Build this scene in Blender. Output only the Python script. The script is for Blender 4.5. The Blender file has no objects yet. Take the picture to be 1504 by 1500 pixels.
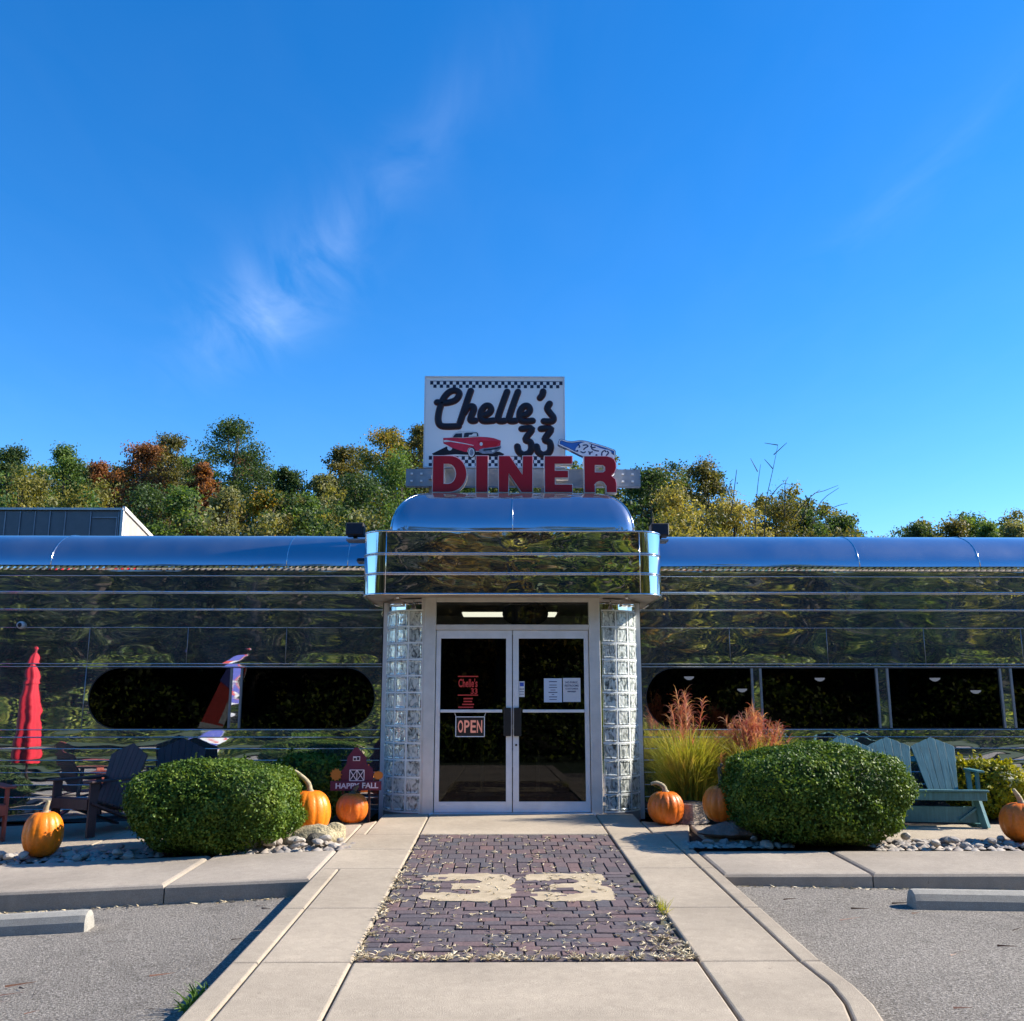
import bpy, bmesh, math, random
import numpy as np
from mathutils import Vector, Matrix
S = bpy.context.scene
COL = S.collection
R = math.radians

# ------------------------------------------------------------------ camera
cam_d = bpy.data.cameras.new('camera'); cam = bpy.data.objects.new('camera', cam_d); COL.objects.link(cam)
cam.location = (-0.15, 0, 1.33); cam.rotation_euler = (R(90 + 11.4), 0, R(-0.7))
cam_d.sensor_fit = 'HORIZONTAL'; cam_d.sensor_width = 36; cam_d.lens = 36 * 1385 / 1504
cam_d.clip_start = 0.05; cam_d.clip_end = 2000
S.camera = cam
# ------------------------------------------------------------------ light
SUN_EL, SUN_AZ = 34.0, 83.0            # azimuth clockwise from +Y: behind the building, to the right
sd = bpy.data.lights.new('sun', 'SUN'); sun = bpy.data.objects.new('sun', sd); COL.objects.link(sun)
sd.energy = 5.0; sd.angle = R(0.5); sd.color = (1.0, 0.93, 0.82)
sv = Vector((math.sin(R(SUN_AZ)) * math.cos(R(SUN_EL)), math.cos(R(SUN_AZ)) * math.cos(R(SUN_EL)), math.sin(R(SUN_EL))))
sun.rotation_euler = sv.to_track_quat('Z', 'Y').to_euler()
w = bpy.data.worlds.new('World'); S.world = w; w.use_nodes = True
nt = w.node_tree; nt.nodes.clear()
def N(nt, t, **kw):
    n = nt.nodes.new(t)
    for k, v in kw.items():
        if k[0] == 'i' and k[1:].isdigit(): n.inputs[int(k[1:])].default_value = v
        elif k in n.inputs.keys(): n.inputs[k].default_value = v
        else: setattr(n, k, v)
    return n
def math_n(nt, op, a, b=None, c=None, clamp=False):
    n = nt.nodes.new('ShaderNodeMath'); n.operation = op; n.use_clamp = clamp
    for i, v in enumerate((a, b, c)):
        if v is None: continue
        if hasattr(v, 'links'): nt.links.new(v, n.inputs[i])
        else: n.inputs[i].default_value = v
    return n.outputs[0]
sky = N(nt, 'ShaderNodeTexSky', sky_type='NISHITA', sun_disc=False, sun_elevation=R(SUN_EL), sun_rotation=R(SUN_AZ),
        altitude=300, air_density=1.0, dust_density=0.1, ozone_density=4.0)
hsv = N(nt, 'ShaderNodeHueSaturation', Saturation=1.33, Hue=0.505, Value=1.0)
nt.links.new(sky.outputs[0], hsv.inputs['Color'])
# thin cirrus, laid on a high flat layer of air
tc = N(nt, 'ShaderNodeTexCoord'); sep = N(nt, 'ShaderNodeSeparateXYZ'); nt.links.new(tc.outputs['Generated'], sep.inputs[0])
zz = math_n(nt, 'MAXIMUM', sep.outputs[2], 0.03)
u = math_n(nt, 'DIVIDE', sep.outputs[0], zz); v = math_n(nt, 'DIVIDE', sep.outputs[1], zz)
cx = N(nt, 'ShaderNodeCombineXYZ'); nt.links.new(u, cx.inputs[0]); nt.links.new(v, cx.inputs[1])
mp = N(nt, 'ShaderNodeMapping'); mp.inputs['Rotation'].default_value = (0, 0, R(30)); mp.inputs['Scale'].default_value = (3.2, 1.3, 1)
mp.inputs['Location'].default_value = (0.35, 0.2, 0)
nt.links.new(cx.outputs[0], mp.inputs[0])
n1 = N(nt, 'ShaderNodeTexNoise', Scale=1.6, Detail=5.0, Roughness=0.55, Distortion=0.6); nt.links.new(mp.outputs[0], n1.inputs['Vector'])
n2 = N(nt, 'ShaderNodeTexNoise', Scale=0.42, Detail=2.0); nt.links.new(cx.outputs[0], n2.inputs['Vector'])
def blob(px, py, ax, ay, sl, sc):          # a patch of cirrus at one place of the layer, drawn out along (ax, ay)
    du = math_n(nt, 'SUBTRACT', u, px); dv = math_n(nt, 'SUBTRACT', v, py)
    a = math_n(nt, 'MULTIPLY', math_n(nt, 'ADD', math_n(nt, 'MULTIPLY', du, ax), math_n(nt, 'MULTIPLY', dv, ay)), 1 / sl)
    b = math_n(nt, 'MULTIPLY', math_n(nt, 'SUBTRACT', math_n(nt, 'MULTIPLY', du, ay), math_n(nt, 'MULTIPLY', dv, ax)), 1 / sc)
    d = math_n(nt, 'ADD', math_n(nt, 'MULTIPLY', a, a), math_n(nt, 'MULTIPLY', b, b))
    return math_n(nt, 'POWER', 2.718, math_n(nt, 'MULTIPLY', d, -1.0))
mr = N(nt, 'ShaderNodeMapRange'); mr.inputs[1].default_value = 0.36; mr.inputs[2].default_value = 0.9
nt.links.new(n1.outputs[0], mr.inputs[0])
cov = math_n(nt, 'ADD', math_n(nt, 'ADD', blob(-0.62, 2.32, .525, -.851, .46, .14), math_n(nt, 'MULTIPLY', blob(-0.30, 1.80, .525, -.851, .5, .07), .5)), math_n(nt, 'MULTIPLY', blob(0.81, 1.68, .1, -.99, .35, .07), 0.22))
cov = math_n(nt, 'ADD', cov, math_n(nt, 'MULTIPLY', n2.outputs[0], 0.07))
cl = math_n(nt, 'MULTIPLY', math_n(nt, 'MULTIPLY', mr.outputs[0], cov), 0.20, clamp=True)
mx = N(nt, 'ShaderNodeMixRGB'); nt.links.new(cl, mx.inputs[0]); nt.links.new(hsv.outputs[0], mx.inputs[1])
mx.inputs[2].default_value = (6.5, 7.2, 8.2, 1)
bg = N(nt, 'ShaderNodeBackground', Strength=0.134); nt.links.new(mx.outputs[0], bg.inputs[0])
wo = N(nt, 'ShaderNodeOutputWorld'); nt.links.new(bg.outputs[0], wo.inputs[0])
vs = S.view_settings; vs.view_transform = 'Standard'; vs.look = 'None'; vs.exposure = 0.95; vs.gamma = 1; vs.use_curve_mapping = False
S.cycles.max_bounces = 10; S.cycles.transparent_max_bounces = 16; S.cycles.sample_clamp_indirect = 6.0
S.cycles.caustics_refractive = False; S.cycles.caustics_reflective = False

# ------------------------------------------------------------------ materials
MATS = {}
def mat_new(name):
    m = bpy.data.materials.new(name); m.use_nodes = True; MATS[name] = m
    nt = m.node_tree; nt.nodes.clear()
    o = nt.nodes.new('ShaderNodeOutputMaterial'); p = nt.nodes.new('ShaderNodeBsdfPrincipled')
    nt.links.new(p.outputs[0], o.inputs[0])
    return m, nt, p, o
def coords(nt, scale=(1, 1, 1)):
    t = nt.nodes.new('ShaderNodeTexCoord'); m = nt.nodes.new('ShaderNodeMapping'); m.inputs['Scale'].default_value = scale
    nt.links.new(t.outputs['Object'], m.inputs[0]); return m.outputs[0]
def noise(nt, vec, scale, detail=4, rough=0.55, dist=0):
    n = nt.nodes.new('ShaderNodeTexNoise'); n.inputs['Scale'].default_value = scale; n.inputs['Detail'].default_value = detail
    n.inputs['Roughness'].default_value = rough; n.inputs['Distortion'].default_value = dist
    nt.links.new(vec, n.inputs['Vector']); return n.outputs[0]
def ramp(nt, fac, stops):
    r = nt.nodes.new('ShaderNodeValToRGB'); e = r.color_ramp.elements
    while len(e) < len(stops): e.new(0.5)
    for i, (p, c) in enumerate(stops): e[i].position = p; e[i].color = (c[0], c[1], c[2], 1)
    nt.links.new(fac, r.inputs[0]); return r.outputs[0]
def mixc(nt, fac, a, b, mode='MIX'):
    n = nt.nodes.new('ShaderNodeMixRGB'); n.blend_type = mode
    for i, vv in ((0, fac), (1, a), (2, b)):
        if hasattr(vv, 'links'): nt.links.new(vv, n.inputs[i])
        elif i == 0: n.inputs[0].default_value = vv
        else: n.inputs[i].default_value = (vv[0], vv[1], vv[2], 1)
    return n.outputs[0]
def bump(nt, h, p, dist, strength=1.0):
    b = nt.nodes.new('ShaderNodeBump'); b.inputs['Distance'].default_value = dist; b.inputs['Strength'].default_value = strength
    nt.links.new(h, b.inputs['Height']); nt.links.new(b.outputs[0], p.inputs['Normal']); return b
def simple(name, c, rough=0.5, metal=0.0, var=0.12, scale=8, bmp=0.0, emit=None, es=1.0, spec=0.5):
    m, nt, p, o = mat_new(name)
    vec = coords(nt); f = noise(nt, vec, scale)
    lo = [x * (1 - var) for x in c]; hi = [min(1, x * (1 + var)) for x in c]
    nt.links.new(ramp(nt, f, [(0.3, lo), (0.7, hi)]), p.inputs['Base Color'])
    p.inputs['Roughness'].default_value = rough; p.inputs['Metallic'].default_value = metal
    p.inputs['Specular IOR Level'].default_value = spec
    if bmp: bump(nt, noise(nt, vec, scale * 6, 3), p, bmp)
    if emit: p.inputs['Emission Color'].default_value = (*emit, 1); p.inputs['Emission Strength'].default_value = es
    return m
def concrete(name, c, speck=0.25, stain=0.18):
    m, nt, p, o = mat_new(name); vec = coords(nt)
    big = noise(nt, vec, 0.9, 5, 0.6); fine = noise(nt, vec, 220, 2, 0.7); mid = noise(nt, vec, 14, 5, 0.65)
    col = ramp(nt, big, [(0.3, [x * (1 - stain) for x in c]), (0.65, c)])
    col = mixc(nt, 1.0, col, ramp(nt, fine, [(0.3, [1 - speck] * 3), (0.7, [1 + speck * .6] * 3)]), 'MULTIPLY')
    col = mixc(nt, 1.0, col, ramp(nt, mid, [(0.3, [0.9] * 3), (0.7, [1.06] * 3)]), 'MULTIPLY')
    sp = noise(nt, vec, 2.3, 8, .75, .6); col = mixc(nt, ramp(nt, sp, [(.56, (0, 0, 0)), (.72, (.32, .32, .32))]), col, [x * .55 for x in c]); dots = noise(nt, vec, 26, 2, .4); col = mixc(nt, ramp(nt, dots, [(.74, (0, 0, 0)), (.78, (.5, .5, .5))]), col, [x * .4 for x in c])
    geo = nt.nodes.new('ShaderNodeObjectInfo')
    col = mixc(nt, 1.0, col, ramp(nt, geo.outputs['Random'], [(0, [0.94] * 3), (1, [1.05] * 3)]), 'MULTIPLY')
    nt.links.new(col, p.inputs['Base Color']); p.inputs['Roughness'].default_value = 0.9; p.inputs['Specular IOR Level'].default_value = 0.2
    bump(nt, fine, p, 0.003); return m
concrete('walk', (0.50, 0.412, 0.305), .34, .27); concrete('curb', (0.45, 0.38, 0.30), 0.32, 0.28); concrete('stopc', (0.43, 0.40, 0.34), 0.35)
def asphalt():
    m, nt, p, o = mat_new('asphalt'); vec = coords(nt)
    fine = noise(nt, vec, 70, 3, 0.8); mid = noise(nt, vec, 28, 4, 0.7); big = noise(nt, vec, 0.5, 5, 0.6)
    vo = nt.nodes.new('ShaderNodeTexVoronoi'); vo.inputs['Scale'].default_value = 75; nt.links.new(vec, vo.inputs['Vector'])
    col = ramp(nt, fine, [(0.28, (0.06, 0.052, 0.043)), (0.5, (0.225, 0.197, 0.162)), (0.72, (0.49, 0.435, 0.36))])
    col = mixc(nt, 0.45, col, vo.outputs['Distance'], 'SOFT_LIGHT')
    hs = nt.nodes.new('ShaderNodeHueSaturation'); hs.inputs['Saturation'].default_value = 0.9; nt.links.new(col, hs.inputs['Color'])
    col = mixc(nt, 1.0, hs.outputs[0], ramp(nt, big, [(0.3, [0.82] * 3), (0.7, [1.12] * 3)]), 'MULTIPLY')
    col = mixc(nt, 1.0, col, ramp(nt, mid, [(0.3, [0.85] * 3), (0.7, [1.1] * 3)]), 'MULTIPLY')
    oil = noise(nt, vec, 1.7, 6, .7, .8); col = mixc(nt, ramp(nt, oil, [(.55, (0, 0, 0)), (.74, (.62, .62, .62))]), col, (.075, .065, .056))
    nt.links.new(col, p.inputs['Base Color']); p.inputs['Roughness'].default_value = 0.95; p.inputs['Specular IOR Level'].default_value = 0.15
    bump(nt, fine, p, 0.012)
asphalt()
def brickm():
    for nm, isl in (('brick', False), ('brick_far', True)):
        m, nt, p, o = mat_new(nm); vec = coords(nt)
        src = nt.nodes.new('ShaderNodeNewGeometry').outputs['Random Per Island'] if isl else nt.nodes.new('ShaderNodeObjectInfo').outputs['Random']
        col = ramp(nt, src, [(0.0, (0.075, 0.062, 0.066)), (0.3, (0.125, 0.085, 0.085)), (0.55, (0.085, 0.078, 0.085)), (0.8, (0.165, 0.095, 0.085)), (1.0, (0.115, 0.088, 0.092))])
        t = nt.nodes.new('ShaderNodeTexCoord'); g = nt.nodes.new('ShaderNodeNewGeometry')
        f = noise(nt, g.outputs['Position'], 45, 4, 0.7); f2 = noise(nt, g.outputs['Position'], 7, 4, .7)
        col = mixc(nt, 1.0, col, ramp(nt, f, [(0.3, [0.72] * 3), (0.7, [1.3] * 3)]), 'MULTIPLY')
        col = mixc(nt, ramp(nt, f2, [(0.55, (0, 0, 0)), (0.8, (.45, .45, .45))]), col, (0.25, 0.20, 0.16))
        nt.links.new(col, p.inputs['Base Color']); p.inputs['Roughness'].default_value = 0.8; bump(nt, f, p, 0.004)
brickm()
def sandm():
    m, nt, p, o = mat_new('sand'); vec = coords(nt); f = noise(nt, vec, 160, 2, .7); b = noise(nt, vec, 9, 4)
    col = ramp(nt, b, [(0.3, (0.40, 0.31, 0.19)), (0.7, (0.54, 0.43, 0.28))]); col = mixc(nt, 1.0, col, ramp(nt, f, [(0.3, [.8] * 3), (.7, [1.15] * 3)]), 'MULTIPLY')
    nt.links.new(col, p.inputs['Base Color']); p.inputs['Roughness'].default_value = 0.95; bump(nt, f, p, 0.004)
sandm()
def steel(name, base, rough, sc, d, haze=0.0):
    m, nt, p, o = mat_new(name); vec = coords(nt, sc)
    f = noise(nt, vec, 1.0, 1, 0.4, 0.8); f2 = noise(nt, vec, 2.7, 1, 0.4, 0.4)
    hh = math_n(nt, 'ADD', f, math_n(nt, 'MULTIPLY', f2, 0.13))
    p.inputs['Base Color'].default_value = (*base, 1); p.inputs['Metallic'].default_value = 1.0
    st = noise(nt, coords(nt, (3.5, 1, 0.25)), 2.0, 5, .6)
    nt.links.new(ramp(nt, st, [(0.4, [rough] * 3), (0.8, [rough + 0.05] * 3)]), p.inputs['Roughness'])
    if d: bump(nt, hh, p, d)
    if haze:
        q = nt.nodes.new('ShaderNodeBsdfPrincipled'); q.inputs['Base Color'].default_value = (.62, .63, .66, 1); q.inputs['Metallic'].default_value = .6; q.inputs['Roughness'].default_value = .55
        ms = nt.nodes.new('ShaderNodeMixShader'); pa = noise(nt, coords(nt, (1.2, 1, .8)), 1.3, 5, .65)
        nt.links.new(ramp(nt, pa, [(.3, [haze * .45] * 3), (.75, [haze * 1.6] * 3)]), ms.inputs[0]); nt.links.new(p.outputs[0], ms.inputs[1]); nt.links.new(q.outputs[0], ms.inputs[2]); nt.links.new(ms.outputs[0], o.inputs[0])
    return m
steel('mirror_steel', (0.67, 0.67, 0.67), 0.012, (0.75, 1, 2.4), 0.0105, .075)
steel('canopy_steel', (0.64, 0.64, 0.63), 0.012, (1.2, 1, 2.8), 0.009, .03)
steel('roof_steel', (0.46, 0.46, 0.53), 0.04, (0.6, 0.6, 0.6), 0.004, .07)
steel('trim_steel', (0.72, 0.72, 0.72), 0.12, (1, 1, 1), 0.0)
steel('corner_steel', (0.66, 0.67, 0.68), 0.03, (6, 6, .2), 0.002)
simple('alu', (0.80, 0.81, 0.84), 0.42, 0.2, 0.06)
simple('alu_dark', (0.30, 0.31, 0.33), 0.5, 0.6, 0.1)
simple('jamb', (0.70, 0.68, 0.65), 0.45, 0.25, 0.08)
simple('black', (0.012, 0.012, 0.014), 0.45)
simple('black_trim', (0.02, 0.02, 0.022), 0.6)
simple('soffit', (0.50, 0.42, 0.35), 0.5, 0.35, 0.12, 3)
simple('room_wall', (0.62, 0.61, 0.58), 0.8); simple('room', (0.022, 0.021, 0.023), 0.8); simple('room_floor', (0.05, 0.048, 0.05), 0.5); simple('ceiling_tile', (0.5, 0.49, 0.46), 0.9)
simple('tube_light', (0.8, 0.8, 0.75), 0.5, emit=(1.0, 0.95, 0.75), es=.8)
simple('pendant_glow', (0.85, 0.85, 0.85), 0.4, emit=(0.9, 0.95, 1.0), es=4.0)
simple('paper_blue', (0.60, 0.68, 0.80), 0.7, var=.03); simple('paper', (0.66, 0.67, 0.70), 0.7, var=.03); simple('ink', (0.05, 0.06, 0.16), 0.7)
simple('sticker', (0.8, 0.8, 0.8), 0.5); simple('sticker_blue', (0.05, 0.12, 0.55), 0.5)
simple('open_letter_glow', (0.75, 0.30, 0.22), 0.5, emit=(0.95, 0.34, 0.24), es=0.10); simple('decal_red_glow', (0.40, 0.04, 0.035), 0.5, emit=(0.6, 0.03, 0.03), es=0.06)  # faint glow added to letters and decal that are no light source
simple('sign_white', (0.90, 0.90, 0.92), 0.35, var=.03, scale=2); simple('sign_edge', (0.72, 0.72, 0.75), 0.4, var=.04)
simple('letter_black', (0.018, 0.006, 0.010), 0.35); simple('letter_rim', (0.15, 0.02, 0.028), 0.4); simple('checker', (0.014, 0.016, 0.05), 0.4)
simple('letter_red', (0.52, 0.005, 0.015), 0.35, var=.14, scale=2.5); simple('letter_edge', (0.85, 0.80, 0.78), 0.4)
simple('car_red', (0.66, 0.025, 0.06), 0.35, var=.15, scale=14); simple('car_white', (0.70, 0.72, 0.75), 0.35); simple('car_glass', (0.02, 0.025, 0.045), 0.3); simple('chrome_paint', (0.25, 0.28, 0.36), 0.3, var=.35, scale=25)
simple('bottle_navy', (0.012, 0.03, 0.12), 0.3); simple('bottle_blue', (0.03, 0.13, 0.46), 0.3); simple('bottle_pale', (0.74, 0.76, 0.86), 0.4, var=.1, scale=12)
simple('galv', (0.36, 0.38, 0.42), 0.45, 0.5, .2, 6); simple('grey_siding', (0.17, 0.17, 0.175), 0.6, var=.08); simple('pale_siding', (0.44, 0.38, 0.33), 0.7); simple('white_trim', (0.72, 0.68, 0.64), 0.6)

def wood(name, c, rough=.55):
    m, nt, p, o = mat_new(name); info = nt.nodes.new('ShaderNodeObjectInfo'); f = noise(nt, coords(nt, (38, 38, 2.5)), 1.6, 5, .65, .4); b = noise(nt, coords(nt), 5, 4)
    col = ramp(nt, f, [(.3, [x * .72 for x in c]), (.7, [min(1, x * 1.25) for x in c])]); col = mixc(nt, 1.0, col, ramp(nt, b, [(.3, [.82] * 3), (.7, [1.15] * 3)]), 'MULTIPLY'); col = mixc(nt, 1.0, col, ramp(nt, info.outputs['Random'], [(0, [.88] * 3), (1, [1.1] * 3)]), 'MULTIPLY')
    nt.links.new(col, p.inputs['Base Color']); p.inputs['Roughness'].default_value = rough; bump(nt, f, p, .003)
wood('wood_dark', (0.050, 0.027, 0.028)); wood('teal', (0.066, 0.20, 0.21)); wood('wood_red', (0.30, 0.07, 0.045))
simple('barn_red', (0.12, 0.013, 0.04), 0.6); simple('barn_white', (0.72, 0.66, 0.70), 0.6); simple('barn_black', (0.02, 0.015, 0.03), 0.6); simple('barn_orange', (0.50, 0.17, 0.02), 0.6); simple('barn_green', (0.03, 0.07, 0.02), .6)
simple('bark', (0.075, 0.058, 0.045), 0.9, var=.35, scale=9, bmp=.02); simple('stump', (0.36, 0.29, 0.22), 0.9, var=.45, scale=9, bmp=.02)
simple('mulch', (0.055, 0.036, 0.026), 0.95, var=.5, scale=30, bmp=.04); simple('earth', (0.075, 0.07, 0.04), 0.95, var=.4, scale=3)
simple('bank_backing', (.012, .013, .007), .95, var=.5, scale=.6); simple('turf', (0.035, 0.055, 0.018), 0.95, var=.45, scale=2.0)
simple('ledge', (0.22, 0.17, 0.14), 0.9, var=.4, scale=7, bmp=.02); simple('sandstone', (0.44, 0.36, 0.21), 0.9, var=.4, scale=8, bmp=.02); simple('dark_stone', (0.09, 0.08, 0.06), 0.9, var=.4, scale=14, bmp=.02)
simple('umbrella', (0.62, 0.012, 0.03), 0.7, var=.1); simple('flag_white', (0.7, 0.7, 0.7), 0.7); simple('flag_red', (0.6, 0.06, 0.05), 0.7); simple('flag_blue', (0.08, 0.1, 0.42), 0.7)
simple('stem_tan', (0.36, 0.30, 0.18), 0.8, var=.35, scale=25); simple('stem_dark', (0.10, 0.09, 0.05), 0.8, var=.3, scale=25)
simple('camera_white', (0.6, 0.6, 0.6), .4); simple('chrome', (0.75, 0.76, 0.78), 0.06, 1.0, .02)
def stonem():
    m, nt, p, o = mat_new('river_stone'); info = nt.nodes.new('ShaderNodeObjectInfo'); vec = coords(nt); f = noise(nt, vec, 30, 4)
    c = ramp(nt, info.outputs['Random'], [(0, (.30, .24, .19)), (.35, (.48, .42, .35)), (.6, (.22, .20, .19)), (1, (.56, .48, .38))])
    nt.links.new(mixc(nt, 1.0, c, ramp(nt, f, [(.3, [.75] * 3), (.7, [1.2] * 3)]), 'MULTIPLY'), p.inputs['Base Color']); p.inputs['Roughness'].default_value = .85
    m, nt, p, o = mat_new('pebble'); g = nt.nodes.new('ShaderNodeNewGeometry')
    c = ramp(nt, g.outputs['Random Per Island'], [(0, (.28, .22, .18)), (.35, (.46, .40, .33)), (.6, (.20, .18, .17)), (1, (.55, .47, .37))])
    nt.links.new(c, p.inputs['Base Color']); p.inputs['Roughness'].default_value = .85
stonem()
def pumpkinm(nm, lo, hi):
    m, nt, p, o = mat_new(nm); vec = coords(nt, (1, 1, .25)); f = noise(nt, vec, 9, 4); f2 = noise(nt, coords(nt), 40, 3)
    c = ramp(nt, f, [(.3, lo), (.7, hi)]); c = mixc(nt, 1.0, c, ramp(nt, f2, [(.3, [.88] * 3), (.7, [1.1] * 3)]), 'MULTIPLY')
    nt.links.new(c, p.inputs['Base Color']); p.inputs['Roughness'].default_value = .42; bump(nt, f2, p, .003)
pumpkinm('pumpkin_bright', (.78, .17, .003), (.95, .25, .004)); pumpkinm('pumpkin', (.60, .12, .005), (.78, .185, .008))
def leafm(nm, stops, trans=0.38, rough=.55, spec=.3, nscale=.55):
    m, nt, p, o = mat_new(nm); g = nt.nodes.new('ShaderNodeNewGeometry'); vec = coords(nt)
    f = noise(nt, vec, nscale, 4, .6)
    a = math_n(nt, 'ADD', math_n(nt, 'MULTIPLY', f, 1.15), math_n(nt, 'MULTIPLY', math_n(nt, 'SUBTRACT', g.outputs['Random Per Island'], .5), .34))
    a = math_n(nt, 'SUBTRACT', a, .08)
    c = ramp(nt, a, stops)
    nt.links.new(c, p.inputs['Base Color']); p.inputs['Roughness'].default_value = rough; p.inputs['Specular IOR Level'].default_value = spec
    if trans:
        tr = nt.nodes.new('ShaderNodeBsdfTranslucent'); nt.links.new(mixc(nt, 1.0, c, (1.7, 1.65, .75), 'MULTIPLY'), tr.inputs[0])
        ms = nt.nodes.new('ShaderNodeMixShader'); ms.inputs[0].default_value = trans
        nt.links.new(p.outputs[0], ms.inputs[1]); nt.links.new(tr.outputs[0], ms.inputs[2]); nt.links.new(ms.outputs[0], o.inputs[0])
G = dict(dark=[(.3, (0.0243, 0.0473, 0.0162)), (.5, (0.0473, 0.0810, 0.0243)), (.75, (0.0945, 0.1350, 0.0338))],
         green=[(.3, (0.0465, 0.0930, 0.0232)), (.5, (0.0930, 0.1550, 0.0341)), (.75, (0.1860, 0.2480, 0.0543))],
         olive=[(.3, (0.0825, 0.0900, 0.0240)), (.5, (0.1800, 0.1650, 0.0360)), (.75, (0.3000, 0.2550, 0.0525))],
         olivedark=[(.3, (0.0473, 0.0540, 0.0189)), (.5, (0.0945, 0.0945, 0.0270)), (.75, (0.2025, 0.1485, 0.0338))],
         rust=[(.3, (0.0840, 0.0490, 0.0224)), (.5, (0.2240, 0.0840, 0.0308)), (.75, (0.3360, 0.1400, 0.0420))],
         gold=[(.3, (0.0600, 0.0825, 0.0225)), (.48, (0.1650, 0.1650, 0.0300)), (.66, (0.3900, 0.2550, 0.0300)), (.8, (0.4500, 0.2250, 0.0300))],
         tan=[(.3, (0.1305, 0.1160, 0.0362)), (.5, (0.2610, 0.2175, 0.0580)), (.75, (0.4350, 0.3480, 0.0870))],
         pale=[(.3, (0.0980, 0.1120, 0.0490)), (.5, (0.1820, 0.1820, 0.0700)), (.75, (0.3080, 0.2800, 0.1260))],
         mirror=[(.36, (.010, .014, .008)), (.47, (.06, .075, .018)), (.55, (.30, .30, .05)), (.72, (.62, .52, .10))], mirrorgreen=[(.34, (.008, .014, .008)), (.48, (.04, .075, .02)), (.58, (.18, .25, .045)), (.74, (.42, .42, .09))], mirrorrust=[(.34, (.02, .014, .008)), (.48, (.09, .055, .018)), (.6, (.25, .15, .03)), (.76, (.42, .26, .05))], mirrordark=[(.3, (.008, .013, .009)), (.52, (.032, .046, .022)), (.72, (.13, .15, .045))])  # mirrored wood: sunlit and shaded clumps put into the leaf colours
for k, s in G.items(): leafm('leaf_' + k, s)
leafm('boxwood', [(.25, (.028, .065, .010)), (.5, (.085, .15, .02)), (.8, (.20, .26, .04))], .22, .5, .2, 5)
leafm('hedge_leaf', [(.25, (.03, .06, .015)), (.5, (.06, .10, .025)), (.8, (.12, .15, .04))], .2)
leafm('yellow_leaf', [(.25, (.10, .13, .012)), (.5, (.32, .30, .015)), (.8, (.55, .46, .02))], .3)
leafm('weed_leaf', [(.25, (.05, .11, .015)), (.5, (.09, .17, .03)), (.8, (.16, .22, .05))], .25)
leafm('grass_blade', [(.2, (.10, .14, .014)), (.42, (.28, .29, .035)), (.62, (.46, .40, .07)), (.85, (.50, .32, .12))], .35, nscale=3.0)
leafm('plume_red', [(.25, (.30, .05, .065)), (.5, (.44, .15, .12)), (.8, (.60, .40, .26))], .35, nscale=4)
leafm('straw', [(.25, (.40, .31, .18)), (.5, (.58, .48, .30)), (.8, (.72, .62, .44))], 0, nscale=6)
leafm('litter', [(.25, (.10, .05, .035)), (.6, (.19, .09, .06)), (.9, (.30, .2, .12))], 0)
def glassm(nm, tint, ior=1.5, gl=1.0, wob=0.0):
    m, nt, p, o = mat_new(nm); nt.nodes.remove(p)
    t = nt.nodes.new('ShaderNodeBsdfTransparent'); t.inputs[0].default_value = (*tint, 1)
    g = nt.nodes.new('ShaderNodeBsdfGlossy'); g.inputs['Roughness'].default_value = 0.01; g.inputs['Color'].default_value = (gl, gl, gl, 1)
    fr = nt.nodes.new('ShaderNodeFresnel'); fr.inputs[0].default_value = ior
    ms = nt.nodes.new('ShaderNodeMixShader'); nt.links.new(fr.outputs[0], ms.inputs[0]); nt.links.new(t.outputs[0], ms.inputs[1]); nt.links.new(g.outputs[0], ms.inputs[2])
    nt.links.new(ms.outputs[0], o.inputs[0])
glassm('tinted_glass', (.14, .145, .16), 1.38); glassm('door_glass', (.22, .23, .245), 1.40); glassm('clear_glass', (.8, .82, .82), 1.45)
def blockm():
    m, nt, p, o = mat_new('glass_block'); vec = coords(nt, (1, 1, .55)); f = noise(nt, vec, 22, 2, .5, 1.2)
    p.inputs['Base Color'].default_value = (.72, .80, .74, 1); p.inputs['Roughness'].default_value = .06
    p.inputs['Transmission Weight'].default_value = .28; p.inputs['IOR'].default_value = 1.5
    c = ramp(nt, f, [(.30, (.09, .105, .105)), (.44, (.50, .54, .50)), (.56, (.90, .93, .86))])
    nt.links.new(c, p.inputs['Base Color']); bump(nt, f, p, .008)
blockm(); simple('mortar', (.86, .88, .85), .8, var=.08)

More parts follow.
